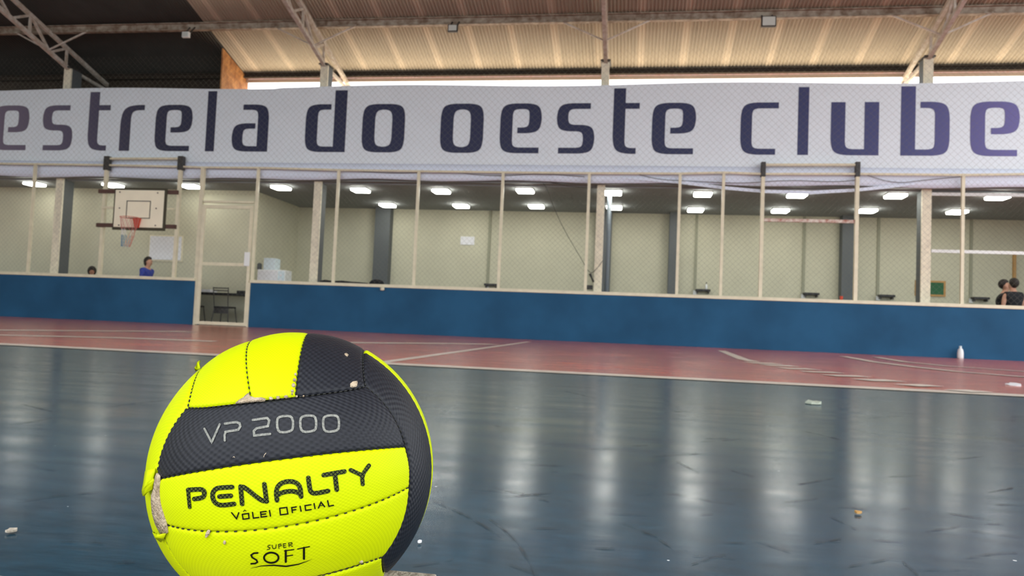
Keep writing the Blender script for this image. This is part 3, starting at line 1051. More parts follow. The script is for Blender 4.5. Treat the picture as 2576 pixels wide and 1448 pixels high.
# notices and boards
a, b_ = at_y(1158, 615, YB - .01), at_y(1194, 595, YB - .01)
o = MB().box((a.x, YB - .02, a.z), (b_.x, YB, b_.z)).build('paper_notice', M['paper'])
tag(o, 'white paper notice on the back wall', 'notice')
a, b_ = at_y(375, 652, YL - .02), at_y(458, 595, YL - .02)
wb = thing('whiteboard', ((a.x + b_.x) / 2, YL, a.z), 'white notice board with cream frame on the wall below the hoop', 'board')
MB().box((a.x, YL - .03, a.z), (b_.x, YL - .015, b_.z)).build('panel', M['paper'], wb)
MB().box((a.x - .03, YL - .02, a.z - .04), (b_.x + .04, YL, b_.z + .03)).build('frame', M['cream_metal'], wb)
a, b_ = at_y(2337, 740, YB - .03), at_y(2374, 711, YB - .03)
gb = thing('chalkboard', ((a.x + b_.x) / 2, YB, a.z), 'small green chalkboard in a yellow wooden frame', 'chalkboard')
a.x -= .3
MB().box((a.x, YB - .03, a.z), (b_.x, YB - .01, b_.z)).build('panel', M['green'], gb)
f_ = .05
MB().box((a.x - f_, YB - .04, a.z - f_), (b_.x + f_, YB, a.z)).box((a.x - f_, YB - .04, b_.z), (b_.x + f_, YB, b_.z + f_)).box((a.x - f_, YB - .04, a.z), (a.x, YB, b_.z)).box((b_.x, YB - .04, a.z), (b_.x + f_, YB, b_.z)).build('frame', M['wood'], gb)
a = at_y(2553, 670, YB - .06)
o = MB().box((a.x - .035, YB - .06, 0), (a.x + .035, YB, at_y(2553, 641, YB).z)).build('wooden_batten', M['wood'])
tag(o, 'upright wooden batten on the back wall above the two people', 'batten')

# counter with chairs behind the gate
tb = thing('counter_table', (-10.9, 19.2, 0), 'black table top seen through the gate', 'table')
zt_ = .86
xt0, xt1 = -12.3, -9.95
MB().box((xt0, 18.95, zt_ - .06), (xt1, 19.5, zt_)).build('table_top', M['black'], tb, bevel=.006)
for x in (xt0 + .08, xt1 - .08):
    for y in (19.02, 19.44):
        MB().box((x - .025, y - .025, 0), (x + .025, y + .025, zt_ - .06)).build('leg', M['dark_metal'], tb)
a = at_y(522, 730, 19.15)
o = MB().box((a.x - .22, 19.02, zt_), (a.x + .16, 19.35, zt_ + .08)).build('paper_stack', M['paper'])
tag(o, 'white papers lying on the black table behind the gate', 'papers')
a = at_y(610, 735, 19.15)
o = MB().box((a.x - .12, 19.05, zt_), (a.x + .1, 19.3, zt_ + .08)).build('black_case', M['black'], bevel=.015)
tag(o, 'small black case on the right end of the table behind the gate', 'case')


def chair(loc, label):
    x, y = loc
    c = thing('chair', (x, y, 0), label, 'chair', 'dark chairs behind the gate')
    w, d, zs_ = .21, .2, .5
    MB().box((x - w, y - d, zs_ - .05), (x + w, y + d, zs_)).build('seat', M['black'], c, bevel=.015)
    MB().box((x - w + .01, y - d + .01, zs_ - .19), (x + w - .01, y - d + .02, zs_ - .05)).build('apron', M['dark_metal'], c)
    for sx in (-1, 1):
        for sy in (-1, 1):
            MB().tube([(x + sx * (w - .02), y + sy * (d - .02), zs_ - .05), (x + sx * (w + .03), y + sy * (d + .03), 0)], .014, 8).build('leg', M['dark_metal'], c)
        MB().tube([(x + sx * (w - .02), y - d + .01, zs_), (x + sx * (w - .01), y - d - .03, .78), (x + sx * (w - .0), y - d - .06, .99)], .012, 8).build('back_post', M['dark_metal'], c)
    MB().bar((x - w, y - d - .055, .965), (x + w, y - d - .055, .965), .014, .03).bar((x - w, y - d - .045, .90), (x + w, y - d - .045, .90), .014, .03).build('back_slat', M['dark_metal'], c)
    return c


ca = at_z(568, 768, .5)
ca = at_y(566, 768, 18.72)
chair((ca.x, 18.72), 'dark metal chair in the middle of the gateway')
cb = at_y(488, 768, 18.72)
chair((cb.x - .02, 18.72), 'dark metal chair half hidden by the left gate post')

# white appliance with a carton on top, on a stand behind the wall
a, b_ = at_y(646, 700, 18.45), at_y(718, 679, 18.45)
zs_ = 1.12
st = thing('appliance_stand', ((a.x + b_.x) / 2, 18.6, 0), 'plain stand behind the blue wall carrying the white appliance', 'stand')
MB().box((a.x - .05, 18.4, zs_ - .04), (b_.x + .05, 18.9, zs_)).build('stand_top', M['white'], st)
for x in (a.x, b_.x):
    for y in (18.45, 18.85):
        MB().box((x - .02, y - .02, 0), (x + .02, y + .02, zs_ - .04)).build('leg', M['dark_metal'], st)
ap = thing('microwave_oven', ((a.x + b_.x) / 2, 18.6, zs_), 'white boxy countertop appliance right of the gate', 'appliance')
zt2 = b_.z
MB().box((a.x, 18.45, zs_), (b_.x, 18.85, zt2)).build('body', M['white'], ap, bevel=.02)
xs_ = a.x + (b_.x - a.x) * .74
MB().box((a.x + .03, 18.435, zs_ + .03), (xs_ - .01, 18.45, zt2 - .03)).build('door', M['paper'], ap, bevel=.01)
MB().box((xs_ + .01, 18.44, zs_ + .03), (b_.x - .02, 18.45, zt2 - .03)).build('control_panel', M['pale_blue'], ap)
for f in (.3, .62):
    MB().tube([(xs_ + .09, 18.42, zs_ + f * (zt2 - zs_)), (xs_ + .09, 18.44, zs_ + f * (zt2 - zs_))], .03, 12).build('knob', M['paper'], ap)
a2, b2 = at_y(662, 678, 18.5), at_y(692, 649, 18.5)
o = MB().box((a2.x, 18.5, zt2), (b2.x, 18.82, b2.z)).build('carton', M['pale_blue'], bevel=.008)
tag(o, 'pale blue white carton standing on the white appliance', 'box')
a2 = at_y(652, 668, 18.7)
o = MB().lathe([(.05, 0), (.06, .03), (.06, .15), (.03, .18)], (a2.x, 18.72, zt2), 14).build('grey_canister', M['dark_column'], smooth=True)
tag(o, 'dark grey canister beside the carton on the white appliance', 'canister')

# black cloth and bag on the wall rail
zr = 1.175
pts = [at_y(px, 708, D + .21) for px in (806, 818, 838, 860, 885, 905, 925)]
b = MB()
vs, fs = [], []
for i, p in enumerate(pts):
    h = (.05, .075, .05, .07, .05, .045, .03)[i]
    for dy, dz in ((-.06, 0), (.06, 0), (.05, h * .8), (-.01, h), (-.05, h * .7)):
        vs.append((p.x, D + .21 + dy, zr + dz))
n = 5
for i in range(len(pts) - 1):
    for k in range(n):
        fs.append((i * n + k, i * n + (k + 1) % n, (i + 1) * n + (k + 1) % n, (i + 1) * n + k))
fs += [tuple(range(n)), tuple((len(pts) - 1) * n + k for k in range(n))]
b.add(vs, fs)
o = b.build('folded_cloth', M['black_cloth'], smooth=True)
tag(o, 'long black cloth lying along the wall rail right of a column', 'cloth')
p = at_y(948, 706, D + .21)
b = MB()
vs, fs = [], []
for i in range(9):
    t = i / 8
    for j in range(10):
        a = 2 * math.pi * j / 10
        r = (.07 + .05 * math.sin(math.pi * t)) if 0 < i < 8 else .03
        vs.append((p.x - .19 + .38 * t, D + .21 + .07 * math.cos(a) * r / .12, zr + .005 + max(0, (.062 + .062 * math.sin(a)) * r / .12)))
for i in range(8):
    for j in range(10):
        fs.append((i * 10 + j, i * 10 + (j + 1) % 10, (i + 1) * 10 + (j + 1) % 10, (i + 1) * 10 + j))
fs += [tuple(range(10)), tuple(80 + j for j in range(10))]
b.add(vs, fs)
o = b.build('bag', M['black_cloth'], smooth=True)
tag(o, 'small black bag on the wall rail in front of the wide pilaster', 'bag')
p = at_y(963, 729, D - .02)
o = MB().lathe([(.02, 0), (.05, .01), (.055, .05), (.045, .075)], (p.x, D - .06, 1.02), 12).build('rail_knob', M['cream_metal'], smooth=True)
tag(o, 'beige knob under the wall rail below the black bag', 'knob')
# small red cup and black switch things
p = at_y(2120, 746, D + .08)
o = MB().lathe([(.03, 0), (.04, .09), (.036, .09), (.028, .01)], (p.x, D + .2, 1.175), 12).build('red_cup', M['red'], smooth=True)
tag(o, 'small red cup on the wall rail by the dark pilaster', 'cup')
p = at_y(1482, 722, D + .38)
o = MB().box((CX[2] - .28, D + .40, p.z - .05), (CX[2] - .12, D + .5, p.z + .05)).build('switch_box', M['black'])
tag(o, 'small black switch box at the left side of the middle column', 'switch box')
pa, pb = at_y(1484, 688, D + .36), at_y(1493, 709, D + .36)
o = MB().tube([pa, pa * .5 + pb * .5, pb], [.035, .018, .026], 8).build('hanging_handset', M['black'])
tag(o, 'black handset dangling on a cable left of the middle column', 'handset')

# litter on the court
p = at_z(2313, 893, 0)
bt = thing('plastic_bottle', (p.x, D - .12, 0), 'white plastic bottle standing at the foot of the blue wall', 'bottle')
MB().lathe([(.055, 0), (.06, .02), (.062, .12), (.05, .19), (.025, .225), (.022, .24)], (p.x, D - .12, 0), 16).build('body', M['white'], bt, smooth=True)
MB().lathe([(.026, .24), (.026, .265), (.02, .27)], (p.x, D - .12, 0), 12).build('cap', M['pale_blue'], bt)


def scrap(px, py, sx, sy, m, label, name='paper_scrap', seed=1, z=0.0):
    rnd = random.Random(seed)
    c = at_z(px, py, z)
    vs = []
    n = 9
    for i in range(n):
        a = 2 * math.pi * i / n
        r = .7 + .5 * rnd.random()
        vs.append(Vector((c.x + sx * r * math.cos(a), c.y + sy * r * math.sin(a), z + .004 + .4 * sx * rnd.random())))
    ctr = Vector((c.x, c.y, z + .005 + .25 * sx))
    b = MB()
    b.add(vs + [ctr] + [Vector((v.x, v.y, z + .0025)) for v in vs], [(i, (i + 1) % n, n) for i in range(n)] + [(i, n + 1 + i, n + 1 + (i + 1) % n, (i + 1) % n) for i in range(n)] + [tuple(n + 1 + i for i in range(n))])
    o = b.build(name, m)
    return tag(o, label, 'litter')


scrap(2045, 1015, .035, .06, mat('dull_scrap', srgb(170, 176, 160), .8), 'crumpled pale scrap on the blue floor below the dashed line', seed=3)
scrap(2552, 970,   .045, .09, M['paper'], 'white crumpled paper on the red border near the right edge', seed=5)
scrap(2158, 1293, .006, .008, M['wood'], 'tiny brown crumb on the blue floor', 'crumb', seed=6)
scrap(1056, 1368, .003, .006, M['paper'], 'tiny pale flake on the floor right of the ball', 'flake', seed=8)
scrap(30, 1340, .007, .008, M['concrete'], 'tiny beige flake on the floor at the far left', 'flake', seed=9)

# ------------------------------------------------------------------ the volleyball
RB = 0.105
BC = Vector((-0.25093293, 0.5647645, 0.1777215))
BM = Matrix(((0.93784178, -0.31442621, -0.14693183), (0.31471032, 0.94893453, -0.02192446), (0.14632231, -0.02567929, 0.98890361)))
ZS = BC.z - RB   # top of the slab it stands on


def carbon(name, base, hi, pitch, bump, rough, spec=.2):
    """moulded dimple texture on the panels, from the panel's own UV in metres"""
    Mt = bpy.data.materials.new(name)
    Mt.use_nodes = True
    nt = Mt.node_tree
    N, L = nt.nodes, nt.links
    B = N['Principled BSDF']
    B.inputs['Roughness'].default_value = rough
    uv = N.new('ShaderNodeUVMap'); uv.uv_map = 'UVMap'
    sp = N.new('ShaderNodeSeparateXYZ'); L.new(uv.outputs['UV'], sp.inputs[0])
    outs = []
    for ax in ('X', 'Y'):
        mu = N.new('ShaderNodeMath'); mu.operation = 'MULTIPLY'; mu.inputs[1].default_value = 2 * math.pi / pitch
        L.new(sp.outputs[ax], mu.inputs[0])
        si = N.new('ShaderNodeMath'); si.operation = 'SINE'; L.new(mu.outputs[0], si.inputs[0])
        outs.append(si)
    pr = N.new('ShaderNodeMath'); pr.operation = 'MULTIPLY'
    L.new(outs[0].outputs[0], pr.inputs[0]); L.new(outs[1].outputs[0], pr.inputs[1])
    no = N.new('ShaderNodeTexNoise'); no.inputs['Scale'].default_value = 60; no.inputs['Detail'].default_value = 4
    tc = N.new('ShaderNodeTexCoord'); L.new(tc.outputs['Object'], no.inputs['Vector'])
    ad = N.new('ShaderNodeMath'); ad.operation = 'MULTIPLY_ADD'; ad.inputs[1].default_value = .8
    L.new(no.outputs['Fac'], ad.inputs[0]); L.new(pr.outputs[0], ad.inputs[2])
    bp = N.new('ShaderNodeBump'); bp.inputs['Strength'].default_value = bump; bp.inputs['Distance'].default_value = .0006
    L.new(ad.outputs[0], bp.inputs['Height']); L.new(bp.outputs['Normal'], B.inputs['Normal'])
    mr = N.new('ShaderNodeMapRange'); mr.inputs['From Min'].default_value = -.6; mr.inputs['From Max'].default_value = 1.2
    L.new(ad.outputs[0], mr.inputs['Value'])
    mx = N.new('ShaderNodeMix'); mx.data_type = 'RGBA'; mx.inputs[6].default_value = base; mx.inputs[7].default_value = hi
    L.new(mr.outputs['Result'], mx.inputs[0]); L.new(mx.outputs[2], B.inputs['Base Color'])
    B.inputs['Specular IOR Level'].default_value = spec
    return Mt


M['ball_yellow'] = carbon('fluorescent_yellow_leather', (.46, .54, .0, 1), (.56, .64, .0, 1), .0030, .06, .55, .1)
M['ball_black'] = carbon('carbon_black_leather', srgb(24, 25, 30), srgb(38, 39, 45), .0050, .30, .45)
M['foam'] = mat('torn_beige_foam', srgb(206, 186, 160), .9, 0, 150, .6, 500, col2=srgb(160, 138, 112))
M['seam'] = mat('dark_seam_lining', srgb(40, 40, 36), .9)
M['print_silver'] = mat('silver_print', srgb(140, 139, 130), .5, 0, 700, spec=.3, col2=srgb(96, 96, 92))


def hatch_ink():
    Mt = bpy.data.materials.new('black_hatched_print')
    Mt.use_nodes = True
    nt = Mt.node_tree
    N, L = nt.nodes, nt.links
    B = N['Principled BSDF']; B.inputs['Roughness'].default_value = .6; B.inputs['Specular IOR Level'].default_value = .12
    uv = N.new('ShaderNodeUVMap'); uv.uv_map = 'UVMap'
    sp = N.new('ShaderNodeSeparateXYZ'); L.new(uv.outputs['UV'], sp.inputs[0])
    mins = []
    for sg in (1, -1):
        a = N.new('ShaderNodeMath'); a.operation = 'MULTIPLY_ADD'; a.inputs[1].default_value = sg
        L.new(sp.outputs['X'], a.inputs[0]); L.new(sp.outputs['Y'], a.inputs[2])
        pg = N.new('ShaderNodeMath'); pg.operation = 'PINGPONG'; pg.inputs[1].default_value = 11.5
        L.new(a.outputs[0], pg.inputs[0]); mins.append(pg)
    mn = N.new('ShaderNodeMath'); mn.operation = 'MINIMUM'
    L.new(mins[0].outputs[0], mn.inputs[0]); L.new(mins[1].outputs[0], mn.inputs[1])
    mr = N.new('ShaderNodeMapRange'); mr.inputs['From Min'].default_value = 2.6; mr.inputs['From Max'].default_value = 4.6
    L.new(mn.outputs[0], mr.inputs['Value'])
    mx = N.new('ShaderNodeMix'); mx.data_type = 'RGBA'; mx.inputs[6].default_value = srgb(8, 9, 6); mx.inputs[7].default_value = srgb(70, 80, 30)
    L.new(mr.outputs['Result'], mx.inputs[0]); L.new(mx.outputs[2], B.inputs['Base Color'])
    return Mt


M['print_hatch'] = hatch_ink()
M['print_black'] = mat('black_print', srgb(14, 16, 4), .6, spec=.12)

ball = thing('volleyball', (BC.x, BC.y, ZS), 'worn fluorescent yellow and black volleyball with torn seams on a concrete slab', 'ball')


def face_pt(u, v, off=0.0):
    """direction on the front face (x right, -y out, z up) for panel coordinates u long, v narrow in -1..1"""
    def right(v_):
        l = .45 * v_ + .55 * v_ ** 3
        X = .98 / (.70 + .28 * l * l)
        return X, l * X

    Xr, Ze = right(v)
    X = math.tan(u * math.pi / 4) * Xr
    Zc = .70 * (.88 * v + .12 * v ** 3) + off * (1 - v * v)
    Z = Zc + (Ze - Zc) * (X / Xr) ** 2
    return Vector((X, -1, Z)).normalized()


def grade(n):
    """0..1 samples, denser at both ends"""
    out = []
    for i in range(n + 1):
        t = i / n
        out.append(.7 * t + .3 * (.5 - .5 * math.cos(math.pi * t)) if n > 100 else .5 - .5 * math.cos(math.pi * t))
    return out


def panel(face, k, material, off=0.0):
    v0, v1 = -1 + 2 * k / 3, -1 + 2 * (k + 1) / 3
    US, VS = grade(150), grade(34)
    me = bpy.data.meshes.new('panel')
    vs, fs, uvs = [], [], []
    for a in US:
        for b in VS:
            u, v = -1 + 2 * a, v0 + (v1 - v0) * b
            d = face_pt(u, v, off)
            # distance to panel edges on the ball, metres
            du = min(a, 1 - a) * 2 * .085
            dv = min(b, 1 - b) * .052
            sc_ = .0010 + .0003 * math.sin((a if dv < du else b * .31) * 2 * math.pi * 30)
            e = math.exp(-(min(du, dv) / sc_))
            pl = .0006 * min(1, dv / .02)
            r = RB - .0018 * e - .0006 + pl
            p = face @ d * r
            vs.append(BM @ p)
            uvs.append((u * .085, v * .078))
    n = len(VS)
    for i in range(len(US) - 1):
        for j in range(n - 1):
            fs.append((i * n + j, (i + 1) * n + j, (i + 1) * n + j + 1, i * n + j + 1))
    # rim that closes down to the lining
    me.from_pydata([BC + q for q in vs], [], fs)
    ul = me.uv_layers.new(name='UVMap')
    for lp in me.loops:
        ul.data[lp.index].uv = uvs[lp.vertex_index]
    me.materials.append(material)
    me.polygons.foreach_set('use_smooth', [True] * len(me.polygons))
    o = bpy.data.objects.new('panel', me)
    COL.objects.link(o)
    attach(o, ball)
    return o


I3 = Matrix.Identity(3)
# cyclic frames of the six faces: front -> right -> top, each with strips at right angles to its neighbour
Ffront = I3
Fback = Matrix(((-1, 0, 0), (0, -1, 0), (0, 0, 1)))
# right: out +x, long along z, narrow along y
Fright = Matrix(((0, -1, 0), (0, 0, 1), (1, 0, 0))).to_3x3()
Fright = Matrix(((0, -1, 0), (0, 0, -1), (1, 0, 0)))
Fleft = Matrix(((0, 1, 0), (0, 0, -1), (1, 0, 0)))
# top: out +z, long along y, narrow along x
Ftop = Matrix(((0, 0, 1), (1, 0, 0), (0, -1, 0)))
Fbot = Matrix(((0, 0, 1), (1, 0, 0), (0, 1, 0)))
Y_, K_ = M['ball_yellow'], M['ball_black']
for Fm, off, cols in ((Ffront, .012, (Y_, Y_, K_)), (Fright, -.06, (K_, Y_, K_)), (Ftop, -.028, (Y_, Y_, K_)), (Fleft, 0, (K_, Y_, Y_)), (Fback, 0, (Y_, K_, Y_)), (Fbot, 0, (Y_, Y_, Y_))):
    for k, c in enumerate(cols):
        o = panel(Fm, k, c, off)
        o['label'] = 'fluorescent yellow panel' if c is Y_ else 'black dimpled panel'
bmx = bmesh.new()
bmesh.ops.create_icosphere(bmx, subdivisions=5, radius=RB - .0042)
me = bpy.data.meshes.new('lining')
bmx.to_mesh(me); bmx.free()
me.transform(Matrix.Translation(BC))
me.materials.append(M['seam'])
me.polygons.foreach_set('use_smooth', [True] * len(me.polygons))
o = bpy.data.objects.new('lining', me); COL.objects.link(o); attach(o, ball)


# stitching: short dark stitches sunk in the seams
b = MB()
for Fm, off in ((Ffront, .012), (Ftop, -.028), (Fright, -.06), (Fleft, 0)):
    for v_ in (-1 / 3, 1 / 3, -1, 1):
        for k_ in range(34):
            uu = -1 + 2 * (k_ + .5) / 34
            p_ = Fm @ face_pt(uu, v_, off)
            q_ = Fm @ face_pt(uu + .012, v_, off)
            t_v = (BM @ (q_ - p_)).normalized()
            n_v = BM @ p_
            c_ = BC + n_v * (RB - .0014)
            b.bar(c_ - t_v * .0009, c_ + t_v * .0009, .0006, .0008, up=n_v)
o = b.build('stitching', M['seam'], ball)
o['label'] = 'short dark stitches along the seams'


def on_ball(px, py, lift=0.0003):
    """point of the ball seen at a place of the photograph, lifted off its surface"""
    d = ray(px, py).normalized()
    c = BC - CAM
    b = d.dot(c)
    R = RB + lift
    q = b * b - (c.dot(c) - R * R)
    if q >= 0:
        return CAM + d * (b - math.sqrt(q))
    return CAM + d * b


def strokes(name, paths, origin, scale, width, material, lift=.0004, closed=(), label=None, taper=None, smooth=0):
    """printed strokes on the ball; widths are given in the same measure as the paths"""
    vs, fs, uvs = [], [], []

    def P(q):
        return on_ball(origin[0] + q.x / scale, origin[1] + q.y / scale, lift)

    def addp(q):
        vs.append(P(q)); uvs.append((q.x / 2.2, q.y / 2.2)); return len(vs) - 1

    for pi, path in enumerate(paths):
        w = width
        if isinstance(path, tuple):
            path, w = path
        pts = [Vector(p) for p in path]
        for _ in range(smooth):
            q = [] if pts[0] == pts[-1] else [pts[0]]
            for a, b in zip(pts, pts[1:]):
                q += [a * .75 + b * .25, a * .25 + b * .75]
            pts = q + ([q[0]] if pts[0] == pts[-1] else [pts[-1]])
        # resample
        rs = [pts[0]]
        step = 3.5 * scale
        for a, b in zip(pts, pts[1:]):
            n = max(1, int((b - a).length / step))
            rs += [a + (b - a) * (i / n) for i in range(1, n + 1)]
        N = len(rs)
        ids = []
        for i, p in enumerate(rs):
            d = rs[min(i + 1, N - 1)] - rs[max(i - 1, 0)]
            if d.length < 1e-6:
                d = Vector((1, 0))
            d.normalize()
            s = Vector((-d.y, d.x))
            ww = w / 2 * ((taper(i / (N - 1)) if taper else 1))
            # mitre for corners
            if 0 < i < N - 1:
                d1 = (rs[i] - rs[i - 1]).normalized(); d2 = (rs[i + 1] - rs[i]).normalized()
                cs = max(.55, math.sqrt(max(0, (1 + d1.dot(d2)) / 2)))
                ww /= cs
            ids.append((addp(p + s * ww), addp(p), addp(p - s * ww)))
        for i in range(N - 1):
            a, b = ids[i], ids[i + 1]
            fs += [(a[0], b[0], b[1], a[1]), (a[1], b[1], b[2], a[2])]
        if not taper:
            for e, nb in ((0, 1), (N - 1, N - 2)):
                d = (rs[e] - rs[nb]).normalized(); s = Vector((-d.y, d.x))
                arc = [rs[e] + (s * math.cos(t) + d * math.sin(t)) * (w / 2) for t in [math.pi * k / 6 for k in range(7)]]
                c = addp(rs[e]); ar = [addp(q) for q in arc]
                fs += [(c, ar[k], ar[k + 1]) for k in range(6)]
    me = bpy.data.meshes.new(name)
    me.from_pydata(vs, [], fs)
    ul = me.uv_layers.new(name='UVMap')
    for lp in me.loops:
        ul.data[lp.index].uv = uvs[lp.vertex_index]
    me.materials.append(material)
    bm = bmesh.new(); bm.from_mesh(me)
    for f in bm.faces:
        f.normal_update()
        if f.normal.dot(f.calc_center_median() - BC) < 0:
            f.normal_flip()
    bm.to_mesh(me); bm.free()
    o = bpy.data.objects.new(name, me)
    COL.objects.link(o); attach(o, ball)
    if label:
        o['label'] = label
    return o


O3, S3 = (440, 1140), 4.827
penalty = [
    ([(178, 652), (168, 560), (158, 442)], 44), [(160, 442), (300, 433), (340, 442), (360, 475), (350, 520), (318, 540), (235, 552)],
    [(693, 407), (540, 415), (490, 430), (458, 475), (455, 530), (478, 590), (530, 625), (600, 627), (718, 612)], [(540, 523), (678, 513)],
    [(816, 612), (797, 402)], [(797, 402), (850, 412), (950, 495), (1050, 570), (1115, 580)], [(1113, 580), (1085, 372)],
    [(1240, 568), (1228, 480), (1242, 410), (1290, 360), (1360, 338), (1440, 340), (1500, 372), (1525, 430), (1532, 522)], [(1245, 505), (1300, 472), (1400, 455), (1480, 465), (1525, 495)],
    [(1620, 295), (1636, 420), (1652, 470), (1700, 487), (1860, 455)], [(1808, 262), (2058, 218)], [(1943, 245), (1966, 438)],
    ([(2135, 200), (2272, 264)], 50), ([(2358, 145), (2272, 264), (2282, 372)], 50)]
strokes('lettering', penalty, O3, S3, 57, M['print_hatch'], smooth=1, label='large black hatched word PENALTY')
volei = [
    [(688, 718), (748, 793), (775, 718)], [(818, 738), (893, 727), (900, 788), (828, 798), (818, 738)], ([(832, 704), (848, 686), (864, 699)], 9), [(942, 715), (952, 785), (1018, 776)],
    [(1108, 703), (1040, 710), (1048, 772), (1115, 763)], [(1044, 740), (1102, 733)], [(1148, 692), (1160, 760)],
    [(1272, 665), (1358, 654), (1372, 733), (1282, 745), (1272, 665)], [(1427, 718), (1418, 656), (1474, 648)], [(1422, 688), (1468, 681)], [(1520, 640), (1532, 700)],
    [(1652, 622), (1580, 632), (1588, 690), (1655, 680)], [(1690, 607), (1702, 668)], [(1743, 662), (1775, 590), (1818, 646)], ([(1758, 636), (1800, 628)], 9), [(1855, 573), (1870, 640), (1926, 629)]]
strokes('lettering', volei, O3, S3, 16, M['print_black'], label='small black words VOLEI OFICIAL')
sup = [
    [(1160, 1113), (1132, 1117), (1126, 1132), (1154, 1147), (1150, 1161), (1120, 1166)], [(1180, 1112), (1187, 1148), (1202, 1156), (1224, 1150), (1230, 1106)],
    [(1263, 1152), (1258, 1104), (1288, 1099), (1294, 1116), (1264, 1126)], [(1347, 1093), (1314, 1098), (1320, 1143), (1350, 1138)], [(1318, 1120), (1343, 1116)],
    [(1388, 1134), (1380, 1086), (1418, 1080), (1424, 1098), (1390, 1108), (1430, 1128)]]
strokes('lettering', sup, O3, S3, 9, M['print_black'], label='small black word SUPER')
soft = [
    ([(1005, 1207), (960, 1210), (925, 1232), (938, 1262), (990, 1293), (1002, 1318), (975, 1335), (925, 1339)], 20),
    ([(1170 + 88 * math.cos(t), 1265 - 62 * math.sin(t)) for t in [2 * math.pi * k / 28 for k in range(29)]], 23), ([(1346, 1315), (1346, 1180)], 26), ([(1330, 1182), (1445, 1166)], 13),
    ([(1350, 1246), (1430, 1234)], 13), ([(1490, 1160), (1635, 1130)], 13), ([(1567, 1145), (1567, 1278)], 26)]
strokes('lettering', soft, O3, S3, 24, M['print_black'], label='black word SOFT')
strokes('swoosh', [[(918, 1394), (1050, 1365), (1200, 1357), (1350, 1370), (1500, 1345), (1600, 1310), (1668, 1283)]], O3, S3, 16, M['print_black'], taper=lambda t: .15 + math.sin(math.pi * t), label='thin black swoosh under the word SOFT')
O2, S2 = (480, 1020), 6.44
vp = [
    ([(220, 370), (338, 592), (468, 300)], 34), [(552, 290), (740, 264), (790, 285), (802, 330), (770, 388), (560, 422)], ([(565, 425), (548, 470), (550, 563)], 34),
    [(1005, 230), (1235, 198), (1270, 235), (1250, 330), (1065, 365), (1020, 410), (1028, 482), (1285, 456)]]
zer = []
for x, y in ((1395, 150), (1770, 143), (2140, 140)):
    zer.append([(x, y + 70), (x + 50, y + 22), (x + 205, y + 12), (x + 258, y + 60), (x + 262, y + 220), (x + 215, y + 268), (x + 60, y + 285), (x + 8, y + 235), (x, y + 70)])
strokes('lettering', vp, O2, S2, 38, M['print_silver'], label='silver print VP 2')
strokes('lettering', zer, O2, S2, 38, M['print_silver'], smooth=1, label='silver print zeros of VP 2000')


# damage: foam showing through, scuffed spots, torn flaps
def patch(name, pxs, material, lift=.0005, label=None, thick=.0006, bulge=0.0):
    pts = [on_ball(px, py, lift) for px, py in pxs]
    n = len(pts)
    c = sum(pts, Vector()) / n
    cd_ = (c - BC).normalized()
    c = BC + cd_ * (RB + lift + bulge)
    mids = []
    for p in pts:
        q = p * .5 + c * .5
        if bulge or (q - BC).length < RB + lift:
            q = BC + (q - BC).normalized() * (RB + lift + bulge * .7)
        mids.append(q)
    inner = [p - (p - BC).normalized() * (thick + lift) for p in pts]
    b = MB()
    b.add(pts + mids + [c] + inner, [(i, (i + 1) % n, n + (i + 1) % n, n + i) for i in range(n)] + [(n + i, n + (i + 1) % n, 2 * n) for i in range(n)] + [(i, (i + 1) % n, 2 * n + 1 + (i + 1) % n, 2 * n + 1 + i) for i in range(n)])
    o = b.build(name, material, ball, smooth=True)
    if label:
        o['label'] = label
    return o


def zp(lst, o, s):
    return [(o[0] + x / s, o[1] + y / s) for x, y in lst]


OA, SA = (340, 1000), 3.233
patch('exposed_foam', zp([(172, 612), (188, 640), (186, 690), (186, 760), (196, 850), (215, 930), (238, 1010), (256, 1100), (228, 1128), (195, 1095), (160, 1030), (135, 940), (126, 850), (128, 790), (148, 735), (150, 690), (160, 640)], OA, SA), M['foam'], label='beige foam showing through the torn left seam', lift=.0009)
OB, SB = (460, 820), 6.582
patch('exposed_foam', zp([(868, 1268), (930, 1215), (1000, 1175), (1045, 1130), (1085, 1100), (1105, 1150), (1190, 1180), (1300, 1175), (1365, 1195), (1340, 1228), (1180, 1235), (1000, 1255)], OB, SB), M['foam'], label='beige foam showing at the worn upper seam', lift=.0010)
for i, (x, y, r) in enumerate(((1455, 1190, 30), (1575, 1175, 33), (1705, 1163, 30), (1885, 1155, 18), (2000, 1150, 15), (1865, 785, 18), (1848, 880, 26), (1830, 968, 36), (1815, 1065, 26), (1808, 1110, 16))):
    rnd = random.Random(i)
    pl = [(x + r * (.8 + .4 * rnd.random()) * math.cos(a), y + r * .75 * (.8 + .4 * rnd.random()) * math.sin(a)) for a in [2 * math.pi * k / 8 for k in range(8)]]
    patch('stitch_hole', zp(pl, OB, SB), M['foam'], lift=.0006)
OC, SC_ = (700, 820), 4.26
for i, pl in enumerate(([(775, 610), (800, 590), (845, 585), (852, 605), (845, 640), (810, 650), (778, 640)], [(712, 290), (735, 285), (755, 305), (745, 318), (725, 305)])):
    patch('scuffed_spot', zp(pl, OC, SC_), M['foam'], lift=.0006)
for pl in ([(366, 1000), (375, 960), (395, 933), (416, 945), (410, 985), (385, 1020), (370, 1028)], [(583, 1085), (590, 1062), (608, 1072), (614, 1098), (598, 1110)], [(2245, 1330), (2270, 1310), (2290, 1310), (2270, 1340)]):
    patch('scuffed_spot', zp(pl, O3, S3), M['foam'], lift=.0006)


strokes('scuff_fibre', [[(1078, 42), (1086, 18), (1106, -6)], [(705, 45), (716, 38), (726, 48)]], O3, S3, 7, M['foam'], lift=.0006)


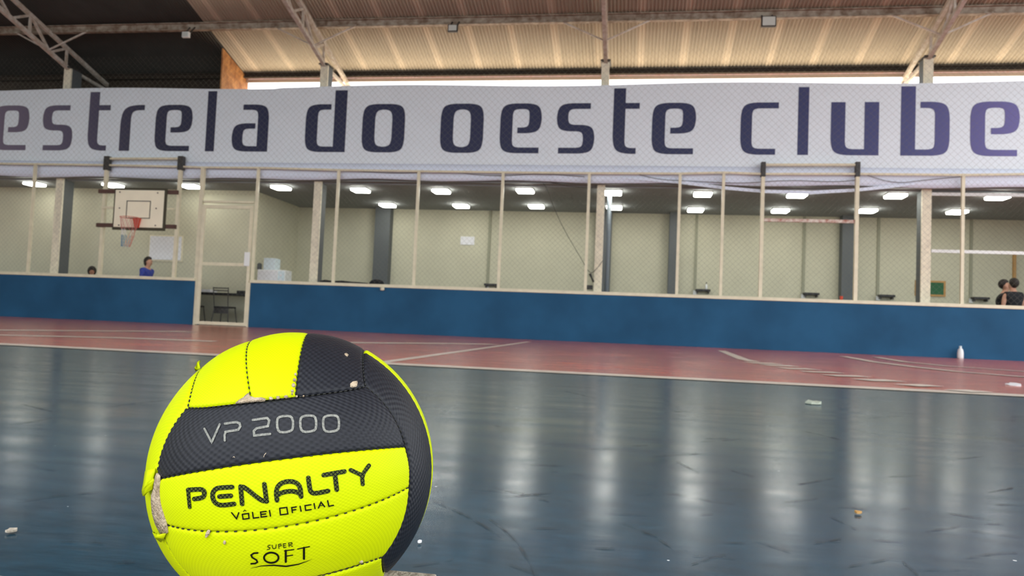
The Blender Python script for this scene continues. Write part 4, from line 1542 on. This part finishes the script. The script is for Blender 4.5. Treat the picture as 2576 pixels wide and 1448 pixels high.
def flap(pxs_edge, tips, label):
    """torn tongue of leather: root row lies on the ball, tip row stands off it"""
    root = [on_ball(px, py, .0006) for px, py in pxs_edge]
    tip = []
    for (px, py, lift) in tips:
        tip.append(on_ball(px, py, lift))
    n = len(root)
    mid = [(a + b_) / 2 + ((a + b_) / 2 - BC).normalized() * .0012 for a, b_ in zip(root, tip)]
    b = MB()
    b.add(root + mid + tip, [(i, i + 1, n + i + 1, n + i) for i in range(n - 1)] + [(n + i, n + i + 1, 2 * n + i + 1, 2 * n + i) for i in range(n - 1)])
    o = b.build('torn_flap', M['ball_yellow'], ball, smooth=True)
    s = o.modifiers.new('solid', 'SOLIDIFY'); s.thickness = .0012; s.offset = 0
    o['label'] = label
    return o


flap(zp([(165, 575), (160, 610), (150, 650), (140, 690)], OA, SA), [(366.5, 1185, .002), (363, 1210, .003), (358.5, 1233, .004), (361, 1247, .004)], 'yellow flap of leather standing off the left seam')
flap(zp([(150, 655), (158, 675), (146, 710), (140, 745)], OA, SA), [(366, 1222, .004), (361, 1230, .004), (358.5, 1238, .004), (362, 1247, .004)], 'small yellow flap curled at the left seam')
flap(zp([(255, 1100), (235, 1140), (215, 1170)], OA, SA), [(395, 1342, .001), (388, 1340, .003), (385, 1337, .003)], 'torn yellow corner at the lower left')
flap(zp([(220, 740), (250, 720), (285, 690)], OB, SB), [(494, 925, .003), (497, 912, .004), (503, 907, .004)], 'tiny yellow thread of leather standing up on the upper left')

# ------------------------------------------------------------------ slabs under the ball
c1 = at_z(1100, 1441, ZS); c0 = at_z(985, 1431, ZS)
d = (c0 - c1).normalized()
nrm = Vector((d.y, -d.x, 0))
if nrm.y > 0:
    nrm = -nrm
A0 = c1; A1 = c1 + d * .165
poly = [A0, A1, A1 + nrm * .34, A0 + nrm * .34]
b = MB().prism([Vector((p.x, p.y, 0)) for p in poly], (0, 0, ZS - .0003))
o = b.build('concrete_slab', M['concrete'], bevel=.002)
tag(o, 'speckled concrete slab under the volleyball', 'slab')
l0 = at_z(0, 1443.5, ZS); l1 = at_z(34, 1448.5, ZS)
d = (l0 - l1).normalized()
nrm = Vector((d.y, -d.x, 0))
if nrm.y > 0:
    nrm = -nrm
poly = [l1 - d * .004, l1 + d * .3, l1 + d * .3 + nrm * .3, l1 - d * .004 + nrm * .3]
b = MB().prism([Vector((p.x, p.y, 0)) for p in poly], (0, 0, ZS - .0003))
o = b.build('concrete_slab', M['concrete'], bevel=.002)
tag(o, 'pale concrete slab just showing in the lower left corner', 'slab')


# ------------------------------------------------------------------ people behind the wall
def skinned(name, nodes, edges, material, parent, sub=2):
    """one continuous skin grown on connected joints; nodes are (point, radius)"""
    me = bpy.data.meshes.new(name)
    me.from_pydata([n[0] for n in nodes], edges, [])
    o = bpy.data.objects.new(name, me)
    COL.objects.link(o)
    sk = o.modifiers.new('skin', 'SKIN')
    sk.use_smooth_shade = True
    if not me.skin_vertices:
        return o
    dat = me.skin_vertices[0].data
    for i, n in enumerate(nodes):
        r = n[1]
        dat[i].radius = r if isinstance(r, tuple) else (r, r)
        dat[i].use_root = (i == 0)
    ss = o.modifiers.new('sub', 'SUBSURF'); ss.levels = sub; ss.render_levels = sub
    bpy.context.view_layer.update()
    dg = bpy.context.evaluated_depsgraph_get()
    nm = bpy.data.meshes.new_from_object(o.evaluated_get(dg))
    o.modifiers.clear()
    o.data = nm
    nm.materials.clear()
    nm.materials.append(material)
    nm.polygons.foreach_set('use_smooth', [True] * len(nm.polygons))
    attach(o, parent)
    return o


def person(label, x, y, face, hgt, shirt, sleeve, skin, hair, arms, lean=0.0, turn=0.0, mop=1.0, nape=0.0):
    """standing figure looking along angle face (0 = +x); arms: per side (elbow offset, wrist offset) in body axes"""
    s = hgt / 1.75
    root = thing('person', (x, y, 0), label, 'person', 'people in the gallery')
    fx = Vector((math.cos(face), math.sin(face), 0)); sx = Vector((-math.sin(face), math.cos(face), 0)); uz = Vector((0, 0, 1))
    hf = Vector((math.cos(face + turn), math.sin(face + turn), 0)); hs = Vector((-hf.y, hf.x, 0))
    base = Vector((x, y, 0))

    def P(f, l, z):
        return base + (fx * (f + lean * max(0, z - .95)) + sx * l + uz * z) * s

    def PH(f, l, z):
        return base + (fx * (lean * (z - .95)) + hf * f + hs * l + uz * z) * s

    N_, E_ = [], []

    def add(p, r, par=None):
        N_.append((p, tuple(q * s for q in r) if isinstance(r, tuple) else r * s))
        if par is not None:
            E_.append((par, len(N_) - 1))
        return len(N_) - 1

    pel = add(P(0, 0, .95), (.15, .10))
    wai = add(P(0, 0, 1.10), (.135, .095), pel)
    che = add(P(.0, 0, 1.28), (.16, .11), wai)
    sh = add(P(-.01, 0, 1.40), (.13, .08), che)
    nk = add(P(.0, 0, 1.50), .055, sh)
    jaw = add(PH(.03, 0, 1.56), (.062, .066), nk)
    hd = add(PH(.015, 0, 1.635), (.074, .090), jaw)
    cr = add(PH(.0, 0, 1.705), (.060, .072), hd)
    nose = add(PH(.115, 0, 1.615), .013, hd)
    for sd2 in (-1, 1):
        add(PH(.0, sd2 * .085, 1.625), .016, hd)     # ears
    hipz = []
    for sd2 in (-1, 1):
        hip = add(P(0, sd2 * .09, .88), .085, pel)
        kn = add(P(.02, sd2 * .10, .50), .058, hip)
        an = add(P(0, sd2 * .10, .09), .04, kn)
        to = add(P(.14, sd2 * .115, .035), .033, an)
        spt = add(P(-.01, sd2 * .185, 1.40), .055, sh)
        ev, wv = arms[0 if sd2 < 0 else 1]
        el = add(P(ev[0], sd2 * (.185 + ev[1]), 1.40 + ev[2]), .040, spt)
        wr = add(P(wv[0], sd2 * (.185 + wv[1]), 1.40 + wv[2]), .028, el)
        dv = (N_[wr][0] - N_[el][0]).normalized()
        pm_ = N_[wr][0] + dv * .06 * s
        pm = len(N_); N_.append((pm_, (.030 * s, .018 * s))); E_.append((wr, pm))
        lat = dv.cross(sx)
        if lat.length < .2:
            lat = dv.cross(uz)
        lat.normalize()
        pn = dv.cross(lat)
        for k, ln in enumerate((.070, .080, .076, .060)):
            b0 = len(N_)
            N_.append((pm_ + lat * ((k - 1.5) * .020 * s) + dv * .035 * s, .0088 * s)); E_.append((pm, b0))
            N_.append((pm_ + lat * ((k - 1.5) * .021 * s) + dv * (.035 + ln * .55) * s + pn * .008 * s, .0080 * s)); E_.append((b0, b0 + 1))
            N_.append((pm_ + lat * ((k - 1.5) * .021 * s) + dv * (.035 + ln) * s + pn * .026 * s, .0070 * s)); E_.append((b0 + 1, b0 + 2))
        b0 = len(N_)
        N_.append((pm_ - lat * .042 * s - dv * .01 * s + pn * .012 * s, .010 * s)); E_.append((pm, b0))
        N_.append((pm_ - lat * .058 * s + dv * .03 * s + pn * .02 * s, .009 * s)); E_.append((b0, b0 + 1))
    skinned('body', N_, E_, skin, root)
    # shirt
    ns, es = [], []

    def a2(p, r, par=None):
        ns.append((p, tuple(q * s for q in r) if isinstance(r, tuple) else r * s))
        if par is not None:
            es.append((par, len(ns) - 1))
        return len(ns) - 1

    h0 = a2(P(0, 0, .90), (.172, .122))
    h1 = a2(P(0, 0, 1.10), (.155, .115), h0)
    h2 = a2(P(0, 0, 1.28), (.205, .15), h1)
    h3 = a2(P(-.01, 0, 1.41), (.185, .12), h2)
    a2(P(-.005, 0, 1.475), (.082, .078), h3)
    for sd2 in (-1, 1):
        ev, wv = arms[0 if sd2 < 0 else 1]
        s0_ = a2(P(-.01, sd2 * .180, 1.40), .082, h3)
        if sleeve > 0:
            e0 = Vector((0, 0, 0))
            a2(P(ev[0] * sleeve, sd2 * (.185 + ev[1] * sleeve), 1.40 + ev[2] * sleeve), .060, s0_)
    skinned('shirt', ns, es, shirt, root)
    # trousers
    ns2, es2 = [(P(0, 0, .96), (.160 * s, .112 * s))], []
    for sd2 in (-1, 1):
        i0 = len(ns2)
        ns2.append((P(0, sd2 * .09, .86), .098 * s)); es2.append((0, i0))
        ns2.append((P(.02, sd2 * .10, .50), .074 * s)); es2.append((i0, i0 + 1))
        ns2.append((P(0, sd2 * .10, .12), .058 * s)); es2.append((i0 + 1, i0 + 2))
    skinned('trousers', ns2, es2, M['trousers'], root)
    for sd2 in (-1, 1):
        skinned('shoe', [(P(-.03, sd2 * .10, .05), .05 * s), (P(.07, sd2 * .11, .045), .046 * s), (P(.17, sd2 * .12, .035), .036 * s)], [(0, 1), (1, 2)], M['shoe'], root, 1)
    # hair cap
    hv, hfc = [], []
    nu, nv = 14, 9
    for j in range(nv + 1):
        th = math.pi * j / nv
        for i in range(nu):
            ph = 2 * math.pi * i / nu
            vx, vy, vz = math.sin(th) * math.cos(ph), math.sin(th) * math.sin(ph), math.cos(th)
            f_ = .112 * vx; l_ = .095 * vy; z_ = .115 * vz
            if vx > .25 and vz < .35:
                f_ = .06 * vx
            hv.append(PH(-.022 + f_ * mop, l_ * mop, 1.668 + z_ * mop * (1.0 if vz > 0 else (1.0 + nape if vx < 0 else .35))))
    for j in range(nv):
        for i in range(nu):
            hfc.append((j * nu + i, j * nu + (i + 1) % nu, (j + 1) * nu + (i + 1) % nu, (j + 1) * nu + i))
    b = MB().add(hv, hfc)
    b.build('hair', hair, root, smooth=True)
    # eyes and mouth
    for sd2 in (-1, 1):
        MB().lathe([(.001, -.006 * s), (.008 * s, 0), (.001, .006 * s)], PH(.096, sd2 * .032, 1.645), 8).build('eye', M['hair'], root)
    MB().bar(PH(.100, -.022, 1.575), PH(.100, .022, 1.575), .008 * s, .008 * s).build('mouth', M['brown'], root)
    return root


hang = (((.0, .04, -.28), (.05, .05, -.52)), ((.0, .04, -.28), (.05, .05, -.52)))
fold = (((.04, .05, -.27), (.22, -.05, -.33)), ((.04, .05, -.27), (.22, -.05, -.33)))
p = at_y(370, 648, 18.75)
person('person in a royal blue shirt seen in profile below the hoop', p.x - .02, 18.75, 0.05, p.z + .01, M['blue_shirt'], .75, M['skin'], M['hair'], hang, lean=.10, nape=.5)
p = at_y(232, 671, 18.75)
person('dark haired person with only the top of the head above the blue wall', p.x, 18.75, -.9, p.z - .04, M['black_cloth'], .8, M['skin_dark'], M['hair'], hang, mop=1.5)
p = at_y(2528, 705, 19.35)
person('person in black facing right, left one of the pair at the far right', p.x, 19.35, -.45, p.z, M['black_cloth'], .7, M['skin'], M['hair'], fold)
p = at_y(2549, 702, 18.8)
person('person in a sleeveless black top with the back turned, far right', p.x, 18.8, 1.75, p.z, M['black_cloth'], 0, M['skin'], M['hair'], hang)
